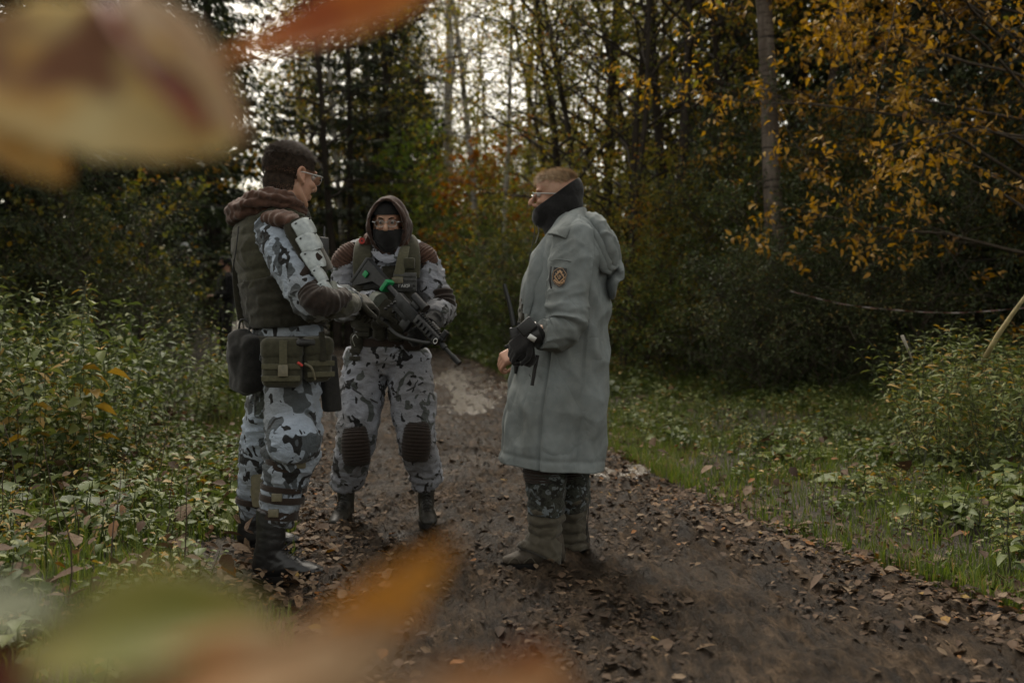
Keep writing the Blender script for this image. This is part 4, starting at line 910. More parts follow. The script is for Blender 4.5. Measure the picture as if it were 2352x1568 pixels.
def head_pieces(o, A, s=1.0, nose=1.0, neck_to=None, ears=True, nk=1.0):
    L = []
    def e(c, r): L.append(to_world(ellipsoid(np.array(c) * s, np.array(r) * s, n=28, m=20), o, A))
    def t(p, r, **k): L.append(to_world(tube(np.array(p) * s, np.array(r) * s, 14, 12, **k), o, A))
    e((-.012, 0, .036), (.098, .077, .086)); e((.034, 0, -.028), (.056, .061, .084)); e((.03, 0, .05), (.062, .068, .055))
    e((.068, 0, -.100), (.021, .024, .018))
    for y in (-1, 1):
        t([(-.018, y * .058, -.035), (.005, y * .056, -.075), (.045, y * .035, -.098), (.068, y * .012, -.103)], [.020, .020, .018, .015])
        e((.060, y * .042, -.022), (.028, .020, .018)); e((.082, y * .031, .030), (.013, .024, .008))
        if ears: e((-.008, y * .079, -.004), (.022, .006, .031)); t([(.006, y * .080, -.03), (-.022, y * .088, -.012), (-.028, y * .089, .012), (-.010, y * .086, .029), (.012, y * .080, .018)], [.007, .006, .006, .006, .005]); e((.004, y * .078, -.030), (.009, .006, .010))
        e((.098, y * .011, -.036), (.010, .008, .008))
    t([(.084, 0, .026), (.098, 0, .004), (.112 + .004 * nose, 0, -.022), (.108 + .004 * nose, 0, -.034)], [.009, .010, .013, .010])
    e((.089, 0, -.060), (.011, .025, .006)); e((.087, 0, -.071), (.011, .022, .007))
    if neck_to is not None:
        L.append(tube([o + np.array((-.02, 0, -.02)) @ A * s, o + np.array((-.024, 0, -.09)) @ A * s, neck_to + np.array([0, 0, .03]), neck_to - np.array([0, 0, .07])], [.060 * s * nk, .058 * s * nk, .066 * s * nk, .085 * s], 20, 16, ref=A[0]))
    return L
def eyes(o, A, s, parent):
    for y in (-1, 1):
        c = np.array((.079, y * .031, .010)) * s @ A + o
        e = part("eye", [ellipsoid(c, (.0112 * s,) * 3)], M_eye, parent)
        part("iris", [ellipsoid(c + A[0] * .0062 * s, np.array((.006, .0072, .0068)) * s, A)], M_iris, e)
def glasses(o, A, s, parent, m=M_silver):
    L = []; lens = []
    for y in (-1, 1):
        a = np.linspace(0, 2 * PI, 29); c = np.array((.108, y * .033, .006))
        ring = np.stack([c[0] - .10 * (y * np.cos(a) * .026) * y * .35 - .004 * np.abs(np.cos(a)), c[1] + .0265 * np.cos(a), c[2] + .0185 * np.sin(a) - .002], 1) * s
        L.append(to_world(tube(ring, np.full(29, .0012 * s), 6), o, A))
        disc = np.vstack([ring[:-1], ring[:-1].mean(0)]); T3 = [(i, (i + 1) % 28, 28) for i in range(28)]
        lens.append((disc @ A + o, [], np.array(T3)))
        L.append(to_world(tube(np.array([(.104, y * .059, .012), (.095, y * .074, .013), (.04, y * .081, .012), (-.012, y * .083, .010), (-.03, y * .082, -.008)]) * s, np.array([.0022, .003, .0024, .002, .0018]) * s, 6, 20), o, A))
    L.append(to_world(tube(np.array([(.107, -.008, .008), (.112, 0, .012), (.107, .008, .008)]) * s, np.full(3, .0016 * s), 6, 8), o, A))
    g = part("spectacles", L, m, parent)
    part("lens", lens, M_lens, g)
def hair_blades(o, A, s, m, parent, mask, n, length, name="hair", comb=(1, 0, -.35), shell=.004, lift=.5, under=lambda p: p[:, 2] > -9, c0=(-.012, 0, .036), r0=(.098, .077, .086)):
    """short hair: an under-layer and thousands of strands, only where mask(local) holds"""
    c0, r0 = np.array(c0), np.array(r0) + shell
    V, Q, _ = ellipsoid(c0, r0, n=64, m=48); V2 = V.copy(); ok = mask(V) & under(V); Qk = Q[ok[Q].all(1)]
    rr = np.random.default_rng(11); d = nrm(rr.normal(size=(n * 4, 3))); p = c0 + d * r0; k = mask(p); p = p[k][:n]; d = d[k][:n]; m_ = len(p)
    cm = np.asarray(comb, float) + rr.normal(size=(m_, 3)) * .35; cm = cm - (cm * d).sum(1)[:, None] * d; L = length(p) * (.6 + .8 * rr.random(m_))
    tip = p + nrm(cm) * L[:, None] + d * (L * lift)[:, None]; sd = nrm(np.cross(d, cm)) * .0011
    B = np.stack([p - sd, p + sd, tip], 1).reshape(-1, 3); T3 = np.arange(m_ * 3).reshape(-1, 3) + len(V2)
    me = np_mesh(name, (np.concatenate([V2, B]) * s) @ A + o, [Qk, T3]); h = link(name, me, m, parent); h['kind'] = 'stuff'; return h
def hand_pieces(wr, fw, back, side=1, s=1.0, curl=(.5, .8, .6), thumb=.5):
    """wr wrist, fw finger direction, back normal of the back of the hand; side +1: thumb on the left of fw seen from the back"""
    f = nrm(fw); b = nrm(np.asarray(back) - (f @ np.asarray(back)) * f); l = np.cross(b, f) * side; L = []
    L.append(rbox(np.asarray(wr) + f * .045 * s, np.array((.048, .041, .016)) * s, np.stack([f, l, b]), .85))
    L.append(tube([np.asarray(wr) - f * .05 * s, np.asarray(wr) + f * .02 * s], np.array([(.021, .029), (.018, .034)]) * s, 14, 6, ref=b))
    for i, (y, ln) in enumerate(((.030, .92), (.010, 1.0), (-.010, .95), (-.029, .76))):
        p = np.asarray(wr) + f * (.088 if i < 3 else .080) * s + l * y * s; a = 0.0; pts = [p - f * .02 * s, p]; 
        for seg, cu in zip((.042, .027, .022), curl):
            a += cu * (1 + .08 * i); pts.append(pts[-1] + (f * math.cos(a) - b * math.sin(a)) * seg * ln * s)
        L.append(tube(pts, np.array([.0095, .0095, .009, .0082, .0068]) * s, 10, 18))
    p = np.asarray(wr) + f * .03 * s + l * .036 * s; d1 = nrm(f * .65 + l * .75 - b * .25); d2 = nrm(f * .9 + l * (.45 - thumb) - b * .35)
    L.append(tube([p - d1 * .02 * s, p, p + d1 * .038 * s, p + d1 * .038 * s + d2 * .028 * s, p + d1 * .038 * s + d2 * .05 * s], np.array([.014, .0125, .0112, .0098, .0075]) * s, 10, 16)); return L
def boot(gx, gy, gz, fwd, parent, m, top=.25, s=1.0, lean=(0, 0, 0), laces=True, name="boot"):
    """ankle boot standing at (gx, gy, gz) = ground under the ankle"""
    f = nrm(np.array([fwd[0], fwd[1], 0.0])); l = np.cross((0, 0, 1), f); A = np.stack([f, l, (0, 0, 1.0)]); o = np.array([gx, gy, gz])
    def W(p): return (np.array(p, float) * s) @ A + o
    ln = np.array(lean, float)
    L = [tube([W((-.075, 0, .060)), W((-.03, 0, .064)), W((.04, 0, .064)), W((.11, .004, .052)), W((.165, .006, .042)), W((.205, .004, .036))], np.array([(.024, .020), (.044, .037), (.05, .040), (.034, .047), (.026, .043), (.013, .022)]) * s, 20, 22, ref=(0, 0, 1)),
         tube([W((-.022, 0, .05)), W((-.018, 0, .10)), W((-.014, 0, .15)) + ln * .5, W((-.014, 0, top)) + ln], np.array([(.058, .040), (.056, .042), (.055, .046), (.057, .052)]) * s, 20, 18, ref=f),
         tube([W((.02, 0, .10)), W((.075, .002, .07))], np.array([(.035, .036), (.02, .036)]) * s, 14, 6, ref=(0, 0, 1))]
    b = part(name, L, m, parent, .007, 3, lambda v: folds(v, .0022, (14, 14, 34), 2.0))
    a = np.linspace(0, 2 * PI, 40, endpoint=False); xx = .066 + .150 * np.cos(a); yy = (.046 - .010 * np.cos(a + .2) * -1 * np.where(np.cos(a) > 0, .3, .8)) * np.sin(a)
    sec = [(.96, 0), (1.0, .004), (1.0, .022), (.97, .030)]
    V = np.stack([np.stack([.066 + (xx - .066) * k, yy * k, 0 * xx + z], 1) for k, z in sec]); V = (V.reshape(-1, 3) * s) @ A + o; n0 = len(V)
    V = np.vstack([V, W((.066, 0, 0)), W((.066, 0, .030))]); j = np.arange(40); Tn = np.vstack([np.stack([np.full(40, n0), (j + 1) % 40, j], 1), np.stack([np.full(40, n0 + 1), 120 + j, 120 + (j + 1) % 40], 1)])
    part("sole", [(V, grid_faces(4, 40), Tn)], M_sole, b)
    if laces:
        Ls = []
        for k in range(6):
            t = k / 5; x = .105 - .062 * t; z = .078 + .075 * t
            Ls.append(tube([W((x - .01, -.026, z - .006)), W((x + .014, 0, z + .016)), W((x - .01, .026, z - .004))], np.full(3, .0026 * s), 6, 8))
        part("laces", Ls, M_blk, b)
    return b
def pouch(c, half, axes, m, parent, name="pouch", flap=True, buckle=None, seam=True):
    """sewn pouch: body, flap, optional buckle; axes[0] faces outward"""
    b = part(name, [rbox(c, half, axes, .85, 6)], m, parent, disp=None)
    A = np.asarray(axes)
    displace(b.data, lambda v: folds(v, .006, (11, 11, 11), 5.0))
    if flap: part("flap", [rbox(np.asarray(c) + A[2] * half[2] * .55 + A[0] * half[0] * .12, (half[0] * 1.02, half[1] * 1.03, half[2] * .46), A, .75, 5)], m, b)
    if seam:
        part("webbing", [rbox(np.asarray(c) + A[0] * half[0] * .98 + A[2] * (half[2] * z), (.0035, half[1] * .92, .011), A, .5) for z in (-.15, -.62)], M_olive_light if m is M_olive_cloth else m, b)
    if buckle:
        part("buckle_strap", [rbox(np.asarray(c) + A[0] * (half[0] * 1.14) + A[1] * buckle + A[2] * half[2] * .25, (.004, .016, half[2] * .62), A, .5)], M_olive_light, b)
        part("buckle", [rbox(np.asarray(c) + A[0] * (half[0] * 1.14 + .006) + A[1] * buckle - A[2] * half[2] * .32, (.007, .020, .024), A, .4)], M_tan, b)
    return b
# ------------------------------------------------------------------ the bareheaded person in the green vest
def person_a():
    f = nrm((.85, .53, 0)); r = np.array([f[1], -f[0], 0]); l = -r; Up = np.array([0, 0, 1.0])
    root = empty("person", (P(640, 1300, 4.42)[0], 4.45, 0)); FA = np.stack([f, l, Up]); RA = np.stack([r, f, Up])   # RA: faces the camera side
    tag(root, "bareheaded person in green vest and snow camouflage with plated shoulder, seen from behind", "person")
    YC = 4.42
    tor = [P(662, 822, YC), P(661, 780, YC), P(657, 735, YC), P(648, 660, YC), P(640, 590, YC), P(641, 535, YC), P(650, 492, YC)]
    tr = np.array([(.135, .178), (.135, .178), (.125, .165), (.138, .18), (.150, .20), (.130, .195), (.075, .105)])
    sh, el, wr = P(648, 560, 4.23), P(722, 692, 4.10), P(808, 688, 4.32)
    sh2, el2, wr2 = P(655, 560, 4.62), P(712, 690, 4.72), P(790, 690, 4.50)
    legN = [P(668, 812, 4.35), P(672, 915, 4.32), P(671, 1025, 4.29), P(650, 1120, 4.29), P(633, 1205, 4.29)]
    legF = [P(648, 812, 4.56), P(628, 915, 4.66), P(607, 1010, 4.74), P(592, 1095, 4.80), P(581, 1180, 4.86)]
    ho = P(667, 407, 4.42); hf = nrm((.66, .75, -.10)); hA = frame(hf); nb = P(652, 476, 4.42)
    # body
    B = head_pieces(ho, hA, 1.14, 1.0, nb, nk=1.12)
    B += [tube(tor, tr * .8, 24, 24, ref=f)]
    for a, b2, c, k in ((sh, el, wr, 1), (sh2, el2, wr2, 1)): B.append(tube([a, (a + b2) / 2, b2, (b2 + c) / 2, c], [.05, .047, .04, .036, .027], 14, 24))
    B += [tube(legN + [P(633, 1290, 4.28)], [.09, .08,   .06, .055, .036, .03], 16, 26), tube(legF + [P(582, 1240, 4.86)], [.09, .08, .06, .055, .036, .03], 16, 26)]
    body = part("body", B, M_skin, root, .0052, 2, decimate=.5)
    # a dark cropped cut: long on top, faded to the neck
    def mask(p): return ((p[:, 2] > -.015 + .55 * (p[:, 0] + .02)) & (p[:, 0] < .068 + .25 * (p[:, 2] - .03)) | ((p[:, 0] < -.035) & (p[:, 2] > -.064 + .012 * np.random.default_rng(1).normal(size=len(p))))) & ((p[:, 0] < -.012) | (p[:, 2] > .028)) | ((p[:, 2] > .075) & (p[:, 0] < .085))
    hair_blades(ho, hA, 1.14, M_hair_dark, root, mask, 16000, lambda p: np.where(p[:, 2] > .075, .026, np.where(p[:, 2] > .0, .009, .0035)), comb=(.8, -.2, -.3), shell=.007, under=lambda p: p[:, 2] > .018)
    hair_blades(ho, hA, 1.14, M_hair_dark, root, lambda p: (p[:, 0] < -.03) & (p[:, 2] < .03) & (p[:, 2] > -.075 + .012 * np.random.default_rng(4).normal(size=len(p))), 7000, lambda p: np.full(len(p), .005), "nape_hair", (-.2, 0, -1), .003, .4, lambda p: p[:, 2] > -.045, (-.03, 0, -.03), (.078, .068, .075))
    eyes(ho, hA, 1.14, body); glasses(ho, hA, 1.14, root)
    # jacket
    J = [tube(tor, tr * np.array([1.03, 1.03]), 40, 40, ref=f, disp=lambda u, a, V: .008 * np.sin(V[..., 2] * 70 + 3 * np.cos(a)) * (u < .38))]
    J += [tube([P(620, 520, 4.32), sh, (sh * .55 + el * .45), el, (el * .5 + wr * .5), wr], np.array([.075, .092, .090, .078, .062, .050]), 28, 44)]
    J += [tube([P(640, 520, 4.52), sh2, (sh2 + el2) / 2, el2, (el2 + wr2) / 2, wr2], [.07, .085, .08, .072, .06, .05], 24, 36)]
    part("jacket", J, M_camoA, root, .0095, 4, lambda v: folds(v, .010, (7, 7, 15), 1.0) + folds(v, .004, (20, 20, 30), 7.0))
    # trousers
    t1 = tube([legN[0] + Up * .04] + legN, np.array([.118, .122, .114, .110, .084, .064]), 32, 52, disp=lambda u, a, V: .012 * np.sin(u * 60 + 2 * np.sin(a * 2)) * np.exp(-((u - .62) / .12) ** 2))
    t2 = tube([legF[0] + Up * .04] + legF, np.array([.12, .125, .112, .10, .085, .066]), 28, 46)
    pel = tube([P(660, 770, YC), P(660, 815, YC), P(656, 860, YC)], [(.138, .182), (.142, .185), (.11, .15)], 32, 18, ref=f)
    part("trousers", [t1, t2, pel], M_camoA, root, .0095, 3, lambda v: folds(v, .011, (7, 7, 14), 3.0) + folds(v, .004, (18, 18, 30), 4.0))
    # vest
    def vd(u, a, V):
        g = 0
        for s0 in (.30, .44, .58, .74): g = g - .010 * np.exp(-((u - s0) / .012) ** 2)
        return g + .010 * np.sin(u * PI * 7) * 0 + .004 * pnoise(V * 14)
    vt = [P(657, 742, YC), P(655, 712, YC), P(647, 660, YC), P(639, 600, YC), P(635, 560, YC), P(636, 530, YC), P(643, 500, YC)]
    part("vest", [tube(vt, np.array([(.152, .178), (.162, .186), (.172, .192), (.188, .192), (.190, .175), (.175, .145), (.130, .115)]), 56, 80, ref=f, sq=2.5, disp=vd)], M_olive_cloth, root, .0085, 2, lambda v: folds(v, .005, (8, 8, 16), 8.0))
    part("shoulder_strap", [tube([P(560, 545, 4.36), P(585, 505, 4.33), P(640, 482, 4.30), P(685, 498, 4.32), P(700, 530, 4.38)], [(.040, .016), (.045, .02), (.05, .02), (.045, .02), (.04, .015)], 18, 30, ref=r)], M_olive_cloth, root, .007, 2, lambda v: folds(v, .004, (14, 14, 20), 1.0))
    part("collar", [tube([P(612, 488, 4.30), P(650, 478, 4.27), P(690, 492, 4.33), P(706, 512, 4.42)], [(.014, .035), (.014, .04), (.013, .042), (.012, .03)], 14, 24, ref=r)], M_dark_olive, root, .006, 2, lambda v: folds(v, .003, (18, 18, 18), 1.5))
    for k, (y0, y1) in enumerate(((640, 655), (668, 683), (696, 711))):
        part("webbing", [band(P(650 + k * 3, (y0 + y1) / 2, YC), Up, f, .172 - .006 * k, .193 - .003 * k, .022, .006)], M_dark_olive, root)
    part("side_strap", [tube([P(545, 596, 4.36), P(545, 660, 4.37), P(556, 735, 4.38)], [(.006, .02)] * 3, 10, 16, ref=r)], M_dark_olive, root)
    part("drawcord", [tube([P(548, 520, 4.22), P(541, 580, 4.23), P(533, 625, 4.25)], [.003] * 3, 6, 14)], M_blk, root)
    # gathered hood
    hp = [P(698, 492, 4.34), P(655, 462, 4.28), P(600, 462, 4.30), P(562, 486, 4.36), P(556, 490, 4.48), P(600, 462, 4.56), P(660, 462, 4.56)]
    part("hood", [tube(hp, np.array([(.022, .03), (.034, .042), (.044, .055), (.052, .062), (.05, .06), (.04, .05), (.03, .03)]), 26, 60, ref=(0, 0, 1), disp=lambda u, a, V: .008 * np.sin(a * 6 + 4 * np.sin(u * 9)))], M_brown, root, .0065, 1, lambda v: folds(v, .009, (16, 16, 16), 2.0))
    # shoulder cushion and plates
    part("shoulder_pad", [tube([P(622, 502, 4.24), P(660, 506, 4.16), P(700, 524, 4.16)], [(.03, .05), (.036, .06), (.03, .052)], 22, 40, ref=(0, 0, 1), disp=lambda u, a, V: .004 * np.sin(u * 40 + np.sin(a)) + folds(V.reshape(-1, 3), .005, (14, 14, 14), 5.0).reshape(u.shape))], M_brown, root)
    ax = np.stack([nrm((.55, -.75, .38)), nrm((.62, .62, .25)), nrm((-.42, -.02, .90))])
    ax[1] = nrm(np.cross(ax[2], ax[0])); ax[2] = np.cross(ax[0], ax[1])
    for i, (px, py, wv, hv, Y_) in enumerate(((704, 517, .098, .072, 4.10), (717, 552, .105, .080, 4.085), (727, 590, .098, .090, 4.075), (739, 628, .056, .075, 4.052), (753, 659, .056, .072, 4.045))):
        a2 = ax if i < 3 else np.stack([nrm(ax[0] + np.array([.15, 0, 0])), ax[1], nrm(ax[2] + np.array([-.25, 0, 0]))])
        a2 = np.stack([a2[0], nrm(np.cross(a2[2], a2[0])), np.cross(a2[0], nrm(np.cross(a2[2], a2[0])))])
        pl = part("armour_plate", [curved_plate(P(px, py, Y_ - .008), a2, wv, hv, .006, .42, .9 if i == 2 else 1.0, dome=.004)], M_plate, root)
        for sx in (-.36, .36):
            part("rivet", [ellipsoid(P(px, py, Y_ - .008) + a2[1] * wv * sx + a2[2] * hv * .34 - a2[0] * .42 * wv / 2 * (sx * 2) ** 2 + a2[0] * .001, (.005, .005, .003), a2, 8, 6)], M_blk, pl)
    part("armour_backing", [curved_plate(P(716, 560, 4.098), ax, .125, .25, .01, .5)], M_dark_olive, root)
    for (p0, p1) in ((P(690, 640, 4.06), P(735, 585, 4.075)), (P(700, 668, 4.03), P(742, 640, 4.05))):
        part("arm_strap", [tube([p0 + np.array([-.03, .06, .01]), p0, (p0 + p1) / 2 + np.array([-.004, -.008, 0]), p1], [(.005, .016)] * 4, 10, 16, ref=(0, -1, 0))], M_brown_strap, root)
    # elbow and forearm guards
    ea = np.stack([nrm((.15, -.9, -.35)), nrm((.95, .1, .2)), (0, 0, 1.0)]); ea[1] = nrm(np.cross(ea[2], ea[0])); ea[2] = np.cross(ea[0], ea[1])
    part("elbow_pad", [tube([P(704, 668, 4.04), P(728, 690, 4.02), P(765, 690, 4.06), P(790, 684, 4.14)], [(.046, .042), (.056, .054), (.052, .046), (.038, .032)], 30, 70, ref=(0, -1, 0), disp=lambda u, a, V: .0016 * np.sin(u * 75 + .8 * np.sin(a)) + folds(V.reshape(-1, 3), .009, (10, 10, 10), 3.0).reshape(u.shape))], M_brown_dark, root)
    part("forearm_guard", [tube([P(752, 702, 4.06), P(785, 700, 4.13), P(812, 697, 4.24)], [(.052, .05), (.052, .05), (.04, .04)], 22, 30, ref=(0, -1, 0))], M_olive_cloth, root, .008, 2, lambda v: folds(v, .005, (16, 16, 16), 6.0))
    hp2 = np.stack([nrm((.30, -.72, .62)), nrm((.8, .5, .0)), (0, 0, 1.0)]); hp2[1] = nrm(np.cross(hp2[2], hp2[0])); hp2[2] = np.cross(hp2[0], hp2[1])
    part("hand_guard_plate", [curved_plate(P(801, 683, 4.17), hp2, .075, .085, .006, .5, .75)], M_plate_green, root)
    part("forearm_plate", [curved_plate(P(768, 664, 4.06), hp2, .035, .09, .006, .5)], M_plate_green, root)
    gl = hand_pieces(P(808, 688, 4.32), (.62, .75, -.1), (.25, -.55, .8), -1, 1.15, (.45, .7, .5)) + [tube([P(795, 690, 4.26), P(815, 689, 4.36)], [.043, .042], 16, 8)]
    part("glove", gl, M_dark_olive, root, .0055, 2)
    part("glove", hand_pieces(wr2, (.8, -.3, -.2), (.2, -.3, .9), 1, 1.15, (.6, .8, .6)), M_dark_olive, root, .006, 2)
    # radio on the chest
    ra = np.stack([nrm((.8, -.55, .1)), nrm((.55, .8, 0)), (0, 0, 1.0)]); rd = part("chest_radio", [rbox(P(741, 572, 4.28), (.016, .026, .05), ra, .5)], M_blk, root)
    part("radio_button", [rbox(P(741, 560, 4.268), (.006, .008, .018), ra, .5)], M_red, rd); part("aerial", [tube([P(744, 552, 4.3), P(745, 520, 4.32)], [.006, .004], 8, 6)], M_blk, rd)
    part("cummerbund", [tube([P(657, 750, YC), P(655, 715, YC), P(650, 675, YC), P(645, 640, YC)], [(.160, .186), (.170, .194), (.176, .198), (.180, .196)], 56, 60, ref=f, sq=2.4, disp=lambda u, a, V: .006 * np.abs(np.sin(u * PI * 4.5)) + .003 * pnoise(V * 20))], M_dark_olive, root, .0085, 1, lambda v: folds(v, .005, (9, 9, 18), 4.0))
    for (c, q, rr) in ((P(735, 690, 4.08), (.9, .2, -.1), .062), (P(768, 690, 4.12), (.8, .5, 0), .056)):
        part("elbow_strap", [band(c, nrm(q), (0, -1, 0), rr, rr, .022, .005)], M_olive_cloth, root)
    # belt, pouches, bag
    part("belt", [band(P(661, 782, YC), Up, f, .150, .192, .045, .008)], M_dark_olive, root)
    pa = np.stack([nrm((.12, -.99, .05)), nrm((.99, .12, 0)), (0, 0, 1.0)]); pa[1] = nrm(np.cross(pa[2], pa[0])); pa[2] = np.cross(pa[0], pa[1])
    pouch(P(648, 833, 4.14), (.045, .085, .105), pa, M_olive_cloth, root, "pouch", True, .01)
    pb = np.stack([nrm((.55, -.83, .03)), nrm((.83, .55, 0)), (0, 0, 1.0)]); pb[1] = nrm(np.cross(pb[2], pb[0])); pb[2] = np.cross(pb[0], pb[1])
    pouch(P(727, 826, 4.20), (.05, .065, .098), pb, M_olive_cloth, root, "pouch", True, None)
    pouch(P(702, 786, 4.13), (.022, .045, .02), pb, M_blk, root, "phone_holder", False, None, False)
    part("pouch_strap", [tube([P(700, 835, 4.12), P(716, 845, 4.11), P(724, 872, 4.12)], [.006, .005, .004], 8, 14)], M_tan, root)
    part("red_tag", [tube([P(684, 832, 4.09), P(695, 840, 4.088)], [.006, .005], 8, 4)], M_red, root)
    bg_ = part("dump_bag", [rbox(P(566, 835, 4.34), (.05, .085, .125), np.stack([nrm((-.75, -.65, .05)), nrm((.65, -.75, 0)), nrm((.06, 0, 1))]), .8), tube([P(548, 765, 4.36), P(560, 800, 4.34), P(575, 860, 4.34), P(585, 900, 4.34)], [(.04, .045), (.06, .07), (.06, .075), (.03, .05)], 20, 24)], M_bag, root, .009, 3, lambda v: folds(v, .008, (8, 8, 9), 3.0))
    part("bag_loop", [tube([P(548, 768, 4.34), P(553, 735, 4.33), P(572, 742, 4.33), P(570, 775, 4.33)], [.005] * 4, 8, 20)], M_blk, bg_)
    part("holster", [rbox(P(757, 880, 4.38), (.022, .045, .125), np.stack([nrm((.8, -.6, 0)), nrm((.6, .8, 0)), nrm((-.1, 0, 1))]), .6)], M_bag, root)
    part("dangling_strap", [tube([P(738, 762, 4.16), P(742, 800, 4.15), P(741, 830, 4.15)], [(.003, .012)] * 3, 8, 12)], M_dark_olive, root)
    # knee cap, calf straps and guards
    part("knee_pouch", [tube([P(664, 962, 4.22), P(672, 1000, 4.17), P(678, 1032, 4.18), P(676, 1046, 4.22)], [(.05, .085), (.072, .105), (.065, .105), (.03, .08)], 28, 30, ref=(.35, -.93, 0))], M_camoA, root, .008, 3, lambda v: folds(v, .007, (10, 10, 10), 9.0))
    part("knee_piping", [tube([P(617, 1003, 4.22), P(622, 1030, 4.18), P(660, 1042, 4.125), P(705, 1030, 4.15), P(733, 990, 4.25)], [.007] * 5, 8, 30)], M_brown_dark, root)
    for (px, py, ra_, rb_, wv) in ((666, 1066, .100, .098, .045), (652, 1118, .094, .092, .026), (648, 1142, .092, .090, .030), (640, 1178, .078, .078, .040)):
        s = part("calf_strap", [band(P(px, py, 4.29), nrm((.12, 0, 1)), f, ra_, rb_, wv, .006)], M_brown_strap, root)
        if wv > .028:
            xo = 24 if py < 1100 else -12
            part("buckle", [rbox(P(px + xo, py, 4.29 - rb_ - .004 + .012 * (xo > 0)), (.022, .008, .017), None, .4)], M_tan, s)
    part("calf_cuff", [band(P(634, 1198, 4.29), Up, f, .064, .066, .018, .007)], M_camoA, root)
    part("shin_guard", [curved_plate(P(580, 1118, 4.70), np.stack([nrm((-.55, -.83, 0)), nrm((.83, -.55, 0)), nrm((-.10, 0, 1))]), .11, .19, .008, .5, .85)], M_tan, root)
    for (px, py, wv) in ((598, 1062, .05), (586, 1150, .03)): part("calf_strap", [band(P(px, py, 4.81), nrm((.14, 0, 1)), f, .088, .086, wv, .006)], M_brown_strap, root)
    part("cargo_pocket", [rbox(P(612, 920, 4.44), (.03, .06, .08), np.stack([nrm((-.6, -.8, 0)), nrm((.8, -.6, 0)), Up]), .6)], M_camoC, root)
    g1 = float(ground_z(*P(632, 1300, 4.27)[:2])); g2 = float(ground_z(*P(577, 1245, 4.86)[:2]))
    x1 = P(626, 1300, 4.27); boot(x1[0], 4.27, -.014, (1, -.05, 0), root, M_leather, .28, 1.12, (.012, 0, 0))
    x2 = P(584, 1250, 4.86); boot(x2[0], 4.86, max(-.01, g2 - .045), (1, .05, 0), root, M_leather, .30, 1.08, (0, 0, 0))
    return root
person_a()
